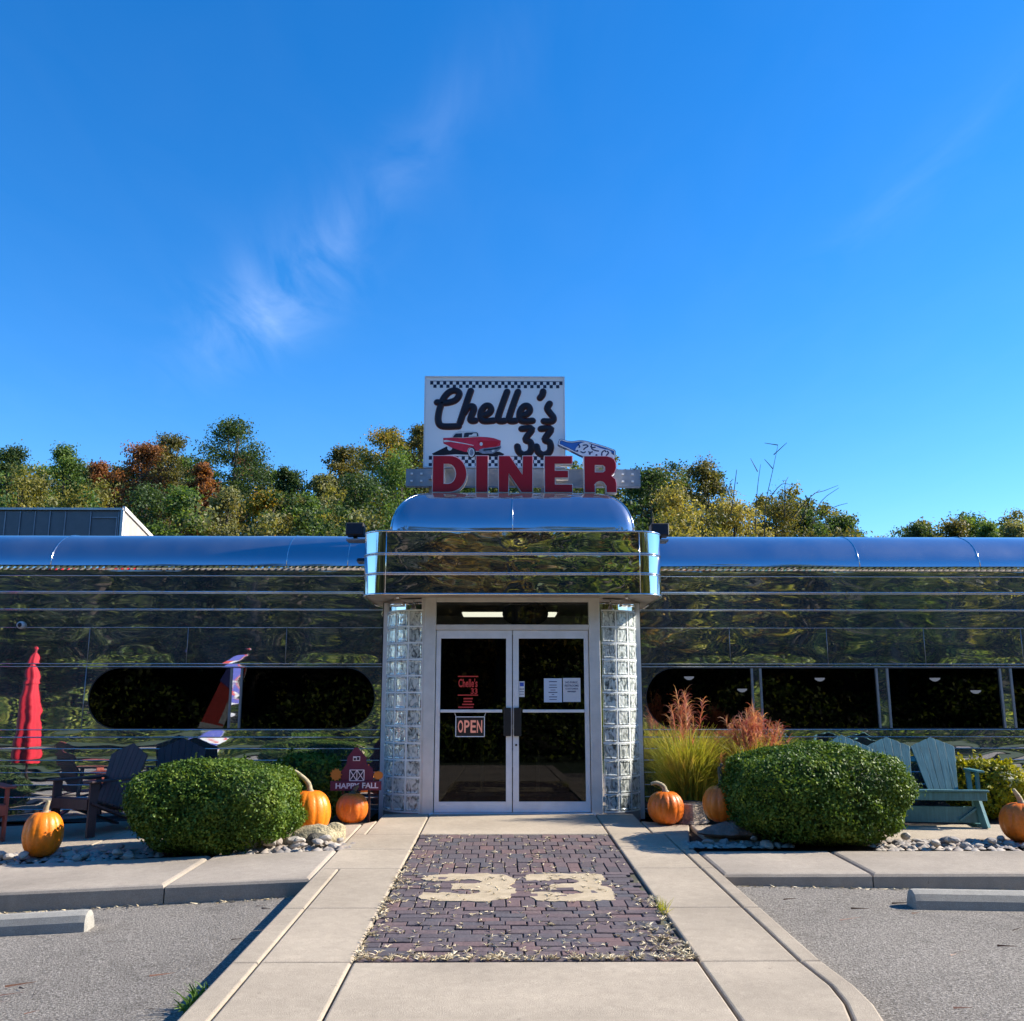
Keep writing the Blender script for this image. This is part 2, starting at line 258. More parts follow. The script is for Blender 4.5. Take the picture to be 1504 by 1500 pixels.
# ------------------------------------------------------------------ helpers
class MB:
    def __init__(s): s.v = []; s.f = []
    def quad(s, *pts): n = len(s.v); s.v += [tuple(p) for p in pts]; s.f.append(tuple(range(n, n + len(pts)))); return s
    def box(s, x0, x1, y0, y1, z0, z1, ch=0.0):
        n = len(s.v)
        s.v += [(x0, y0, z0), (x1, y0, z0), (x1, y1, z0), (x0, y1, z0), (x0, y0, z1), (x1, y0, z1), (x1, y1, z1), (x0, y1, z1)]
        s.f += [tuple(n + i for i in q) for q in ((3, 2, 1, 0), (4, 5, 6, 7), (0, 1, 5, 4), (1, 2, 6, 5), (2, 3, 7, 6), (3, 0, 4, 7))]; return s
    def obox(s, M, sx, sy, sz):
        n = len(s.v); c = [(-1, -1, -1), (1, -1, -1), (1, 1, -1), (-1, 1, -1), (-1, -1, 1), (1, -1, 1), (1, 1, 1), (-1, 1, 1)]
        s.v += [tuple(M @ Vector((a * sx / 2, b * sy / 2, d * sz / 2))) for a, b, d in c]
        s.f += [tuple(n + i for i in q) for q in ((3, 2, 1, 0), (4, 5, 6, 7), (0, 1, 5, 4), (1, 2, 6, 5), (2, 3, 7, 6), (3, 0, 4, 7))]; return s
    def bar(s, a, b, wx, wy, up=(0, 0, 1)):       # a beam from a to b
        a = Vector(a); b = Vector(b); d = b - a; L = d.length; d.normalize(); u0 = Vector(up)
        if abs(d.dot(u0)) > .98: u0 = Vector((1, 0, 0))
        x = d.cross(u0).normalized(); y = x.cross(d)
        M = Matrix((x, y, d)).transposed().to_4x4(); M.translation = (a + b) / 2
        return s.obox(M, wx, wy, L)
    def grid(s, rows, close=False):
        n = len(s.v); k = len(rows[0])
        for r in rows: s.v += [tuple(p) for p in r]
        for i in range(len(rows) - 1):
            for j in range(k - (0 if close else 1)):
                a = n + i * k + j; b = n + i * k + (j + 1) % k
                s.f.append((a, b, b + k, a + k))
        return s
    def tube(s, pts, r, n=8, cap=True, sq=1.0, ax=None):
        pts = [Vector(p) for p in pts]; rows = []
        rr = r if isinstance(r, (list, tuple)) else [r] * len(pts)
        for i, p in enumerate(pts):
            d = (pts[min(i + 1, len(pts) - 1)] - pts[max(i - 1, 0)]).normalized()
            up = Vector(ax) if ax else (Vector((0, 0, 1)) if abs(d.z) < .9 else Vector((1, 0, 0)))
            x = d.cross(up); x = x.normalized() if x.length > 1e-6 else Vector((1, 0, 0)); y = x.cross(d).normalized()
            rows.append([p + (x * math.cos(t) + y * math.sin(t) * sq) * rr[i] for t in [2 * math.pi * k / n for k in range(n)]])
        b = len(s.v); s.grid(rows, True)
        if cap: s.f.append(tuple(range(b + n - 1, b - 1, -1))); s.f.append(tuple(b + (len(rows) - 1) * n + k for k in range(n)))
        return s
    def lathe(s, prof, n=24, c=(0, 0, 0), fn=None):
        rows = []
        for r, z in prof:
            row = []
            for k in range(n):
                t = 2 * math.pi * k / n; q = r * (fn(t) if fn else 1); row.append((c[0] + q * math.cos(t), c[1] + q * math.sin(t), c[2] + z))
            rows.append(row)
        return s.grid(rows, True)
    def build(s, name, mat, parent=None, smooth=False, bevel=0.0, loc=None):
        me = bpy.data.meshes.new(name); me.from_pydata(s.v, [], s.f); me.validate()
        if bevel:
            bm = bmesh.new(); bm.from_mesh(me); bmesh.ops.bevel(bm, geom=list(bm.edges), offset=bevel, segments=1, affect='EDGES', profile=.5); bm.to_mesh(me); bm.free()
        return link(name, me, mat, parent, smooth, loc)
def link(name, me, mat, parent=None, smooth=False, loc=None):
    me.name = name; me.materials.clear(); me.materials.append(MATS[mat])
    if smooth: me.polygons.foreach_set('use_smooth', np.ones(len(me.polygons), bool))
    o = bpy.data.objects.new(name, me); COL.objects.link(o)
    if parent: o.parent = parent
    if loc: o.location = loc
    return o
def tag(o, label=None, cat=None, group=None, kind=None):
    if label: o['label'] = label
    if cat: o['category'] = cat
    if group: o['group'] = group
    if kind: o['kind'] = kind
    return o
def thing(name, label, cat, loc=(0, 0, 0), rz=0.0, group=None):
    o = bpy.data.objects.new(name, None); COL.objects.link(o); o.location = loc; o.rotation_euler = (0, 0, rz); o.empty_display_size = .2
    return tag(o, label, cat, group)
def copy_tree(o, parent=None):
    c = o.copy(); COL.objects.link(c)
    if parent: c.parent = parent
    for ch in list(o.children): copy_tree(ch, c)
    return c
def fill(loops, depth, Y=0.0, bev=0.0, horizontal=False, z=0.0):
    """outline(s) in x,z (even-odd holes) turned into a solid of the given depth with its front at Y (or lying flat with top at z)"""
    cu = bpy.data.curves.new('outline', 'CURVE'); cu.dimensions = '2D'; cu.fill_mode = 'BOTH'; cu.extrude = max(depth / 2 - bev, 0); cu.bevel_depth = bev; cu.bevel_resolution = 1
    for lp in loops:
        sp = cu.splines.new('POLY'); sp.points.add(len(lp) - 1); sp.use_cyclic_u = True
        for i, p in enumerate(lp): sp.points[i].co = (p[0], p[1], 0, 1)
    ob = bpy.data.objects.new('outline', cu); me = bpy.data.meshes.new_from_object(ob)
    bpy.data.objects.remove(ob); bpy.data.curves.remove(cu)
    return place_flat(me, depth, Y, horizontal, z)
def place_flat(me, depth, Y, horizontal=False, z=0.0):
    n = len(me.vertices); co = np.empty(n * 3, 'f'); me.vertices.foreach_get('co', co); co = co.reshape(-1, 3)
    if horizontal: out = np.stack([co[:, 0], co[:, 1], z + co[:, 2] - depth / 2], 1)
    else: out = np.stack([co[:, 0], Y + depth / 2 - co[:, 2], co[:, 1]], 1)
    me.vertices.foreach_set('co', out.astype('f').ravel()); me.update(); return me
def text(body, x0, x1, z0, z1, Y, depth=.01, bold=0.0, mirror=False):
    cu = bpy.data.curves.new('words', 'FONT'); cu.body = body; cu.size = 1; cu.extrude = depth / 2; cu.offset = bold; cu.resolution_u = 3
    ob = bpy.data.objects.new('words', cu); me = bpy.data.meshes.new_from_object(ob); bpy.data.objects.remove(ob); bpy.data.curves.remove(cu)
    n = len(me.vertices); co = np.empty(n * 3, 'f'); me.vertices.foreach_get('co', co); co = co.reshape(-1, 3)
    a = co.min(0); b = co.max(0)
    co[:, 0] = x0 + (co[:, 0] - a[0]) / (b[0] - a[0]) * (x1 - x0); co[:, 1] = z0 + (co[:, 1] - a[1]) / (b[1] - a[1]) * (z1 - z0)
    me.vertices.foreach_set('co', co.ravel()); return place_flat(me, depth, Y)
def smoothpath(pts, n=6):
    out = []; P = [Vector((*p, 0)) if len(p) == 2 else Vector(p) for p in pts]
    for i in range(len(P) - 1):
        p0 = P[max(i - 1, 0)]; p1 = P[i]; p2 = P[i + 1]; p3 = P[min(i + 2, len(P) - 1)]
        for k in range(n):
            t = k / n; out.append(.5 * ((2 * p1) + (p2 - p0) * t + (2 * p0 - 5 * p1 + 4 * p2 - p3) * t * t + (3 * p1 - p0 - 3 * p2 + p3) * t ** 3))
    out.append(P[-1]); return out
def leaves(name, pts, length, width, rng, mat, parent=None, nrm=None, up=.35, kind=None):
    """many separate little leaves at pts"""
    n = len(pts); d = rng.normal(size=(n, 3))
    if nrm is not None: d = d * .75 + nrm * .9
    d[:, 2] += up; d /= np.linalg.norm(d, axis=1)[:, None] + 1e-9          # leaf normal
    a = rng.normal(size=(n, 3)); uu = np.cross(d, a); uu /= np.linalg.norm(uu, axis=1)[:, None] + 1e-9; vv = np.cross(d, uu)
    L = (length * rng.uniform(.6, 1.25, n) / 2)[:, None]; W = (width * rng.uniform(.7, 1.2, n) / 2)[:, None]
    V = np.stack([pts - uu * L, pts + vv * W + d * W * .25, pts + uu * L, pts - vv * W + d * W * .25], 1).reshape(-1, 3)
    return rawmesh(name, V, n, mat, parent, kind)
def rawmesh(name, V, nq, mat, parent=None, kind=None):
    me = bpy.data.meshes.new(name); me.vertices.add(len(V)); me.vertices.foreach_set('co', V.astype('f').ravel())
    me.loops.add(nq * 4); me.loops.foreach_set('vertex_index', np.arange(nq * 4, dtype='i'))
    me.polygons.add(nq); me.polygons.foreach_set('loop_start', np.arange(0, nq * 4, 4, dtype='i')); me.polygons.foreach_set('loop_total', np.full(nq, 4, 'i'))
    me.update(); me.validate(); o = link(name, me, mat, parent)
    if kind: o['kind'] = kind
    return o
def ribbons(name, bases, tips, bend, width, rng, mat, parent=None, seg=4, kind=None):
    """curved grass blades as strips"""
    n = len(bases); t = np.linspace(0, 1, seg + 1); V = []
    side = np.cross(tips - bases, rng.normal(size=(n, 3))); side /= np.linalg.norm(side, axis=1)[:, None] + 1e-9
    P = []
    for k in t: P.append(bases + (tips - bases) * k + bend * (4 * k * (1 - k)))
    for i in range(seg):
        w0 = width * (1 - t[i] * .85); w1 = width * (1 - t[i + 1] * .85)
        V.append(np.stack([P[i] - side * w0 / 2, P[i] + side * w0 / 2, P[i + 1] + side * w1 / 2, P[i + 1] - side * w1 / 2], 1))
    V = np.stack(V, 1)                    # n, seg, 4, 3
    me = bpy.data.meshes.new(name)
    vs_ = np.concatenate([np.stack([P[i] - side * width * (1 - t[i] * .85) / 2, P[i] + side * width * (1 - t[i] * .85) / 2], 1) for i in range(seg + 1)], 1)  # n, 2(seg+1), 3
    me.vertices.add(n * 2 * (seg + 1)); me.vertices.foreach_set('co', vs_.astype('f').ravel())
    base = (np.arange(n) * 2 * (seg + 1))[:, None, None]; q = np.array([[2 * i, 2 * i + 1, 2 * i + 3, 2 * i + 2] for i in range(seg)])[None]
    idx = (base + q).astype('i').ravel(); nq = n * seg
    me.loops.add(nq * 4); me.loops.foreach_set('vertex_index', idx)
    me.polygons.add(nq); me.polygons.foreach_set('loop_start', np.arange(0, nq * 4, 4, dtype='i')); me.polygons.foreach_set('loop_total', np.full(nq, 4, 'i'))
    me.update(); o = link(name, me, mat, parent)
    if kind: o['kind'] = kind
    return o
def walk_z(x, y):
    z = -0.0215 * (11.84 - min(y, 11.84))
    return z + (.04 * (x + 1.68) if x < -1.68 else 0)
def lot_z(x, y):
    yy = max(-4, min(y, 8.3)); k = .0215 * (yy - 8.1)
    if x < -1.68: return -.212 + .064 * (max(x, -9 if x < -2.9 else x) + 1.68) * (1 if x > -2.9 else .8) + k
    if x > 1.7: return -.172 - .018 * (min(x, 12) - 1.7) + k
    return -.212 + (x + 1.68) / 3.38 * .040 + k

# ================================================================== GROUND
g = MB()
g.grid([[(x, y, -1.0) for x in (-400, -60, 60, 400)] for y in (-400, -60, 20, 400)]); tag(g.build('ground', 'turf'), kind='structure')
hl = MB(); hl.grid([[(x, y, -.95 + max(0, (y - 20)) * .19 * (1 if y < 66 else 66 / y)) for x in np.linspace(-90, 90, 9)] for y in (19, 24, 30, 38, 48, 60)]); tag(hl.build('hillside', 'turf', smooth=True), kind='structure')
xs = [-40, -20, -9, -6, -4, -2.4, -1.68, 1.7, 2.6, 5, 8, 12, 20, 40]
a = MB(); a.grid([[(x, y, lot_z(x, y)) for x in xs] for y in (1.0, 3, 5, 6.5, 8.3)]); tag(a.build('parking_lot', 'asphalt'), kind='structure')
lw_ = MB(); lw_.grid([[(x, y, -.42 - .03 * (1 - y)) for x in (-60, 0, 60)] for y in (-14, -6, 1.0)]); tag(lw_.build('unseen_lawn', 'turf'), kind='structure')  # added out of view so the steel mirrors darker ground
# sub-base under the beds and patios
mu = MB(); XB = [-14, -8, -5, -3, -1.7]
mu.grid([[(x, y, walk_z(x, y) - .05) for x in XB] for y in (8.4, 10, 11.84, 12.7)]); mu.grid([[(x, y, walk_z(x, y) - .05) for x in (1.7, 4, 14)] for y in (8.4, 10, 11.84, 12.7)])
tag(mu.build('mulch_bed', 'mulch'), kind='structure')
def slab(name, parent, pts, mat='walk', th=.3, ch=.012, gap=.006):
    """a concrete slab with chamfered upper edge; pts = plan outline (counter-clockwise)"""
    c = Vector((sum(p[0] for p in pts) / len(pts), sum(p[1] for p in pts) / len(pts)))
    m = MB(); n = len(pts); ins = []
    for i, p in enumerate(pts):
        p0 = Vector(pts[i - 1]); p1 = Vector(p); p2 = Vector(pts[(i + 1) % n])
        e1 = (p1 - p0).normalized(); e2 = (p2 - p1).normalized(); n1 = Vector((-e1.y, e1.x)); n2 = Vector((-e2.y, e2.x)); b = (n1 + n2); b = b / max(.4, b.dot(n1)) if b.length > 1e-6 else n1
        ins.append((p1, b))
    def ring(off, dz): return [(q.x + b.x * off, q.y + b.y * off, walk_z(q.x, q.y) + dz) for q, b in ins]
    m.grid([ring(gap, -th), ring(gap, -ch), ring(gap + ch * .45, -ch * .3), ring(gap + ch * 1.2, 0)], True)
    k = len(m.v) - n; m.f.append(tuple(k + i for i in range(n))); return m.build(name, mat, parent)
wk = tag(bpy.data.objects.new('walkway', None), kind='structure'); COL.objects.link(wk)
YJ = [-1.0, 1.2, 2.9, 4.35, 5.79, 7.085, 8.5, 9.42, 10.31, 11.80]
for i in range(len(YJ) - 1):
    y0, y1 = YJ[i], YJ[i + 1]
    if y1 < 8.6:
        j0 = 1.57 if y0 >= 5.7 else (1.57 - .09 if y0 > 4 else 1.47); j1 = 1.57 if y1 > 5.7 else 1.48
        slab('concrete_slab', wk, [(-1.685, y0), (-1.52, y0), (-1.52, y1), (-1.685, y1)]); slab('concrete_slab', wk, [(-1.52, y0), (-.99, y0), (-.99, y1), (-1.52, y1)])
        if 4.3 < y0 < 5:
            ji = [(1.24, 4.30), (1.40, 4.52), (1.515, 4.80), (1.575, 5.08), (1.598, 5.35), (1.57, 5.79)]; je = [(1.40, 4.25), (1.56, 4.45), (1.665, 4.75), (1.715, 5.05), (1.727, 5.35), (1.70, 5.79)]
            slab('concrete_slab', wk, [(.99, y0)] + ji + [(.99, y1)]); slab('concrete_slab', wk, ji[:1] + je + ji[:0:-1])
        elif y0 > 5: slab('concrete_slab', wk, [(.99, y0), (j0, y0), (j1, y1), (.99, y1)]); slab('concrete_slab', wk, [(j0, y0), (1.70, y0), (1.70, y1), (j1, y1)])
        else: slab('concrete_slab', wk, [(.99, y0), (1.2, y0), (1.2, y1), (.99, y1)])
    elif y1 < 11:
        slab('concrete_slab', wk, [(-1.685, y0), (-.99, y0), (-.99, y1), (-1.685, y1)]); slab('concrete_slab', wk, [(.99, y0), (1.57, y0), (1.57, y1), (.99, y1)])
    else:
        slab('concrete_slab', wk, [(-1.55, y0), (-.99, y0), (-.99, y1), (-1.55, y1)]); slab('concrete_slab', wk, [(.99, y0), (1.45, y0), (1.45, y1), (.99, y1)])
    if y1 < 5.8 or y0 > 10.3: slab('concrete_slab', wk, [(-.99, y0), (.99, y0), (.99, y1), (-.99, y1)])
# side pavements with their kerb edge, patios
sw = tag(bpy.data.objects.new('sidewalk', None), kind='structure'); COL.objects.link(sw)
for x0, x1 in ((-14, -10.6), (-10.6, -8), (-8, -5.4), (-5.4, -2.86), (-2.86, -1.685)): slab('concrete_slab', sw, [(x0, 8.1), (x1, 8.1), (x1, 9.4), (x0, 9.4)], 'curb', .4, .028)
for x0, x1 in ((1.70, 2.95), (2.95, 5.5), (5.5, 8), (8, 14)): slab('concrete_slab', sw, [(x0, 8.24), (x1, 8.24), (x1, 9.3), (x0, 9.3)], 'curb', .4, .028)
slab('concrete_slab', sw, [(1.57, 8.5), (1.70, 8.5), (1.70, 9.4), (1.57, 9.4)], 'walk')
pt = tag(bpy.data.objects.new('patio', None), kind='structure'); COL.objects.link(pt)
for x0, x1 in ((-14, -9.5), (-9.5, -6.9), (-6.9, -4.4)): slab('concrete_slab', pt, [(x0, 10.02), (x1, 10.02), (x1, 12.2), (x0, 12.2)])
slab('concrete_slab', pt, [(-4.4, 10.02), (-2.9, 10.02), (-2.9, 12.2), (-4.4, 12.2)]); slab('concrete_slab', pt, [(-2.9, 10.02), (-1.685, 9.75), (-1.685, 11.0), (-2.9, 11.1)])
slab('concrete_slab', pt, [(-1.685, 10.31), (-1.55, 10.31), (-1.55, 11.25), (-1.685, 11.05)]); slab('concrete_slab', pt, [(1.57, 9.42), (1.66, 9.42), (1.95, 10.9), (1.45, 11.2), (1.45, 10.31), (1.57, 10.3)])
for x0, x1 in ((1.95, 3.4), (3.4, 5.5), (5.5, 8.0), (8, 14)): slab('concrete_slab', pt, [(x0, 9.95), (x1, 9.95), (x1, 10.92), (x0, 10.92)])

# ---- brick paving with the number 33
rnd = random.Random(4)
bp = tag(bpy.data.objects.new('brick_panel', None), kind='structure'); COL.objects.link(bp)
def brick_mesh(L, W, nm):
    m = MB(); c = .004; hx, hy = L / 2, W / 2
    def ring(o, z): return [(-hx + o, -hy + o, z), (hx - o, -hy + o, z), (hx - o, hy - o, z), (-hx + o, hy - o, z)]
    m.grid([ring(0, -.05), ring(0, -c), ring(c, 0)], True); m.f.append((8, 9, 10, 11)); me = bpy.data.meshes.new(nm); me.from_pydata(m.v, [], m.f); me.materials.append(MATS['brick']); return me
BW = brick_mesh(.062, .2085, 'brick'); BU, BT = brick_mesh(.131, .2085, 'brick'), brick_mesh(.136, .093, 'brick')
BM, BS, BH = brick_mesh(.2085, .093, 'brick'), brick_mesh(.0985, .2085, 'brick'), brick_mesh(.1, .093, 'brick')
bed = MB(); bed.grid([[(x, y, walk_z(x, y) - .022) for x in (-.985, .985)] for y in (5.79, 8, 10.31)]); tag(bed.build('joint_bed', 'earth', bp), None)
laid = []; y = 5.80; row = 0
def lay(me, x, y): laid.append((y, x, me))
while y < 10.26:
    if row in (13, 24) or y > 8.45:
        wide = y > 8.6; nb = 14 if wide else 18; pw = 1.95 / nb; sh = pw / 2 if wide and row % 2 else 0
        for k in range(nb if not sh else nb - 1): lay(BU if wide else BS, -.975 + (k + .5) * pw + sh, y + .108)
        if sh:
            for q_ in (-.975 + pw / 4, .975 - pw / 4): lay(BW, q_, y + .108)
        y += .2165
        if y > 10.12: break
    else:
        xx = -.977
        if row % 2: lay(BH, xx + .052, y + .05); xx += .1085
        while xx < .97:
            if xx + .2085 <= .985 and rnd.random() < .66: lay(BM, xx + .1055, y + .05); xx += .2165
            elif xx + .136 <= .985 and .985 - xx - .144 > -.02: lay(BT, xx + .069, y + .05); xx += .144
            else:
                if .985 - xx > .09: lay(BH, xx + .052, y + .05)
                break
        y += .1003
    row += 1
laid.sort(key=lambda t: t[0])
rest = MB()
for i, (yy, xx, me) in enumerate(laid):
    dz = rnd.uniform(-.004, .005); rz = rnd.uniform(-.022, .022); tx = rnd.uniform(-.012, .012); ty = rnd.uniform(-.015, .015)
    M = Matrix.Translation((xx + rnd.uniform(-.002, .002), yy, walk_z(xx, yy) + dz - .002)) @ Matrix.Rotation(rz, 4, 'Z') @ Matrix.Rotation(tx - math.atan(-.0215), 4, 'X') @ Matrix.Rotation(ty, 4, 'Y')
    if i < 300:
        o = bpy.data.objects.new('brick', me); COL.objects.link(o); o.parent = bp; o.matrix_local = M
    else:
        n = len(rest.v); rest.v += [tuple(M @ v.co) for v in me.vertices]; rest.f += [tuple(n + k for k in p.vertices) for p in me.polygons]
tag(rest.build('far_bricks', 'brick_far', bp), kind='stuff')
def three(x0, x1, y0, y1, sq):
    u = [(0.0, .80), (.08, .93), (.3, 1), (.7, 1), (.92, .93), (1, .78), (1, .64), (.93, .53), (1, .42), (1, .22), (.9, .07), (.68, 0), (.3, 0), (.08, .07), (0, .2), (.06, .28), (.32, .29), (.45, .24), (.6, .25), (.66, .33), (.58, .40), (.34, .41), (.34, .60), (.58, .61), (.66, .68), (.58, .76), (.44, .77), (.3, .71), (.06, .72)]
    if sq: u = [(0.02, .86), (.1, .97), (.3, 1), (.75, 1.0), (.97, .97), (.97, .8), (.93, .66), (.9, .53), (1, .40), (1, .2), (.97, .04), (.68, 0), (.3, 0), (.12, .04), (.05, .2), (.1, .3), (.34, .29), (.45, .22), (.62, .23), (.66, .30), (.58, .38), (.30, .40), (.32, .57), (.60, .60), (.66, .68), (.60, .78), (.44, .79), (.3, .72), (.06, .73)]
    P = []
    for i in range(len(u)):
        a_ = Vector(u[i]); b_ = Vector(u[(i + 1) % len(u)])
        for k in range(5):
            q = a_.lerp(b_, k / 5); P.append((x0 + q.x * (x1 - x0) + rnd.uniform(-.011, .011), y0 + q.y * (y1 - y0) + rnd.uniform(-.02, .02)))
    me = fill([P], .02, horizontal=True, z=0)
    for v in me.vertices: v.co.z += walk_z(0, v.co.y) + .0026
    return link('numeral', me, 'sand', bp)
three(-.78, -.03, 7.27, 8.26, False); three(.03, .71, 7.27, 8.26, True)

# ---- wheel stops
def wheel_stop(x0, x1, y, label):
    z = lot_z((x0 + x1) / 2, y); t = thing('wheel_stop', label, 'wheel stop', ((x0 + x1) / 2, y, z), 0, 'concrete wheel stops of the parking lot'); m = MB(); L = (x1 - x0) / 2
    prof = [(-.088, -.01), (-.082, .06), (-.062, .105), (-.02, .128), (.03, .128), (.066, .10), (.084, .055), (.09, -.01)]
    rows = []
    for x, k in ((-L, .0), (-L + .012, .9), (-L + .05, 1), (L - .05, 1), (L - .012, .9), (L, .0)): rows.append([(x, p[0] * (.75 + .25 * k), -.01 + (p[1] + .01) * (.72 + .28 * k)) for p in prof])
    m.grid(rows); n = len(prof); m.f.append(tuple(range(n))); m.f.append(tuple(5 * n + i for i in range(n - 1, -1, -1))); m.build('concrete_block', 'stopc', t)
    s_ = lot_z(x1, y) - lot_z(x0, y); t.rotation_euler = (0, -math.atan(s_ / (x1 - x0)), 0)
wheel_stop(-5.2, -3.14, 7.40, 'grey concrete wheel stop before the left kerb, its right end sunlit')
wheel_stop(2.97, 5.0, 7.58, 'grey concrete wheel stop before the right kerb, its left end shaded')

# ================================================================== DINER
D = thing('diner', 'mirror steel roadside diner with rounded roof edge, central doors and glass block columns', 'diner', (0, 0, 0))
YW = 12.5
def panel(x0, x1, z0, z1, mat='mirror_steel', pil=.006, nx=10, nz=5, y=YW, name='steel_panel'):
    m = MB(); rows = []
    for j in range(nz + 1):
        b = j / nz; rows.append([(x0 + (x1 - x0) * i / nx, y - pil * (1 - (2 * i / nx - 1) ** 4) * (1 - (2 * b - 1) ** 2) if pil else y, z0 + (z1 - z0) * b) for i in range(nx + 1)])
    m.grid(rows); return m.build(name, mat, D, True)
def bead(pts, r=.011, name='trim_strip', mat='trim_steel', n=6): m = MB(); m.tube(pts, r, n); return m.build(name, mat, D, True)
g_ = .004
for sgn, xi, xo, seams in ((-1, -1.70, -13, [-12, -10.7, -9.4, -8.11, -6.82, -5.533, -4.248, -2.959, -1.70]), (1, 1.70, 13, [1.70, 2.874, 4.162, 5.454, 6.75, 8.04, 9.33, 10.6, 12])):
    X0, X1 = min(xi, xo), max(xi, xo)
    long_ = [X0 + (X1 - X0) * i / 5 for i in range(6)]
    for a_, b_ in zip(long_, long_[1:]):
        for z0, z1 in ((2.955, 3.028), (2.737, 2.955), (2.512, 2.737), (2.271, 2.512)): panel(a_, b_, z0 + g_, z1 - g_, pil=.0012, nx=14, nz=3)
    for a_, b_ in zip(seams, seams[1:]): panel(a_ + g_, b_ - g_, 1.802 + g_, 2.271 - g_, pil=.005, nx=14, nz=8)
    for z0, z1 in ((.725, .869), (.581, .725)):
        for a_, b_ in zip(long_, long_[1:]): panel(a_, b_, z0 + g_, z1 - g_, pil=.0012, nx=10, nz=6)
    for i in range(5):                                             # ribbed skirt
        z0 = .581 - .1505 * (i + 1)
        for a_, b_ in zip(long_, long_[1:]): panel(a_, b_, z0 + .003, z0 + .1475, pil=.0015, nx=6, nz=6)
    for z, r in ((2.955, .007), (2.741, .012), (2.722, .006), (2.512, .008), (2.498, .004), (2.271, .004), (1.802, .005), (1.765, .006), (.962, .007), (.869, .009), (.725, .007), (.581, .006), (.43, .005), (.279, .005), (.129, .005), (-.02, .005)):
        bead([(X0, YW - .004, z), (X1, YW - .004, z)], r)
    for sx in seams[1:-1]: bead([(sx, YW - .001, 1.81), (sx, YW - .001, 2.265)], .004, mat='alu_dark')
    st = MB()
    for z in (2.752, 2.52):
        x = X0 + .2
        while x < X1: st.box(x - .007, x + .007, YW - .03, YW, z - .002, z + .02); x += rnd.choice((.30, .32, .34, .42, .26))
    tag(st.build('trim_studs', 'trim_steel', D), kind='stuff')
    # eave band of small zigzag folds
    zg = MB(); rows = [[], [], []]; x = X0; k = 0
    while x < X1: rows[0].append((x, YW - .012, 3.03)); rows[1].append((x, YW - .022 - (.007 if k % 2 else 0), 3.055)); rows[2].append((x, YW - .028, 3.085)); x += .042; k += 1
    zg.grid(rows); zg.build('eave_band', 'mirror_steel', D)
    # rounded roof edge
    bounds = [X0] + ([-8.3, -6.1, -2.99, -2.18] if sgn < 0 else [4.65, 6.27, 8.4]) + [X1]
    for a_, b_ in zip(bounds, bounds[1:]):
        rf = MB(); nx = max(4, int((b_ - a_) * 2)); rows = []
        for i in range(15):
            t = math.pi / 2 * i / 14; rows.append([(a_ + .002 + (b_ - a_ - .004) * j / nx, YW - .06 + .88 * (1 - math.cos(t)), 3.085 + .53 * math.sin(t)) for j in range(nx + 1)])
        rf.grid(rows); rf.build('roof_edge', 'roof_steel', D, True)
    for b_ in bounds[1:-1]:
        bead([(b_, YW - .062 + .88 * (1 - math.cos(t)), 3.088 + .53 * math.sin(t)) for t in [math.pi / 2 * i / 10 for i in range(11)]], .005, 'roof_seam', 'trim_steel')
    # back of the wall and the wall around the windows
    if sgn < 0:
        c0, c1 = -5.47, -1.785; panel(-13, -5.537, .873, 1.798, pil=.003, nx=20, nz=8); ox0, ox1 = -5.529, -1.70
    else: c0, c1 = 1.755, 12.6; ox0, ox1 = 1.70, 13
    zc, hh = (0.982 + 1.745) / 2, (1.745 - .982) / 2; rr = hh * .99
    def pill(x0, x1, hh, r): return [(x1 - r + r * math.cos(t), zc + (hh - r if math.sin(t) > 0 else -(hh - r)) + r * math.sin(t)) for t in [math.pi * (-.5 + i / 14) for i in range(15)]] + [(x0 + r - r * math.cos(t), zc + (hh - r if math.sin(t) > 0 else -(hh - r)) + r * math.sin(t)) for t in [math.pi * (.5 - i / 14) for i in range(15)]]
    link('window_surround', fill([[(ox0, .873), (ox1, .873), (ox1, 1.798), (ox0, 1.798)], pill(c0, c1, hh, rr)], .03, YW - .002), 'mirror_steel', D)
    wf = link('window', fill([pill(c0 - .012, c1 + .012, hh + .012, rr + .012), pill(c0, c1, hh, rr)], .05, YW - .006), 'black_trim', D)
    mulls = [(-3.66, -3.50)] if sgn < 0 else [(3.13, 3.27), (4.77, 4.94), (6.40, 6.57), (8.03, 8.2), (9.7, 9.87)]
    edges = [c0] + [e for p in mulls for e in p] + [c1]
    for k in range(0, len(edges), 2):
        pm = MB(); pm.box(edges[k], edges[k + 1], YW + .012, YW + .018, zc - hh, zc + hh); pm.build('pane', 'tinted_glass', wf)
    for a_, b_ in mulls:
        mm = MB(); mm.box(a_ + .03, b_ - .03, YW - .006, YW + .03, zc - hh, zc + hh); mm.build('mullion', 'mirror_steel', wf)
        for e in (a_, b_ - .028): mm = MB(); mm.box(e, e + .028, YW - .02, YW + .032, zc - hh, zc + hh); mm.build('mullion_bar', 'alu_dark', wf)
    sl = MB(); sl.box(ox0, ox1, YW - .035, YW - .019, .905, .955); sl.build('window_sill', 'mirror_steel', D)
bead([(-5.533, YW - .004, .88), (-5.533, YW - .004, 1.79)], .005, mat='alu_dark')
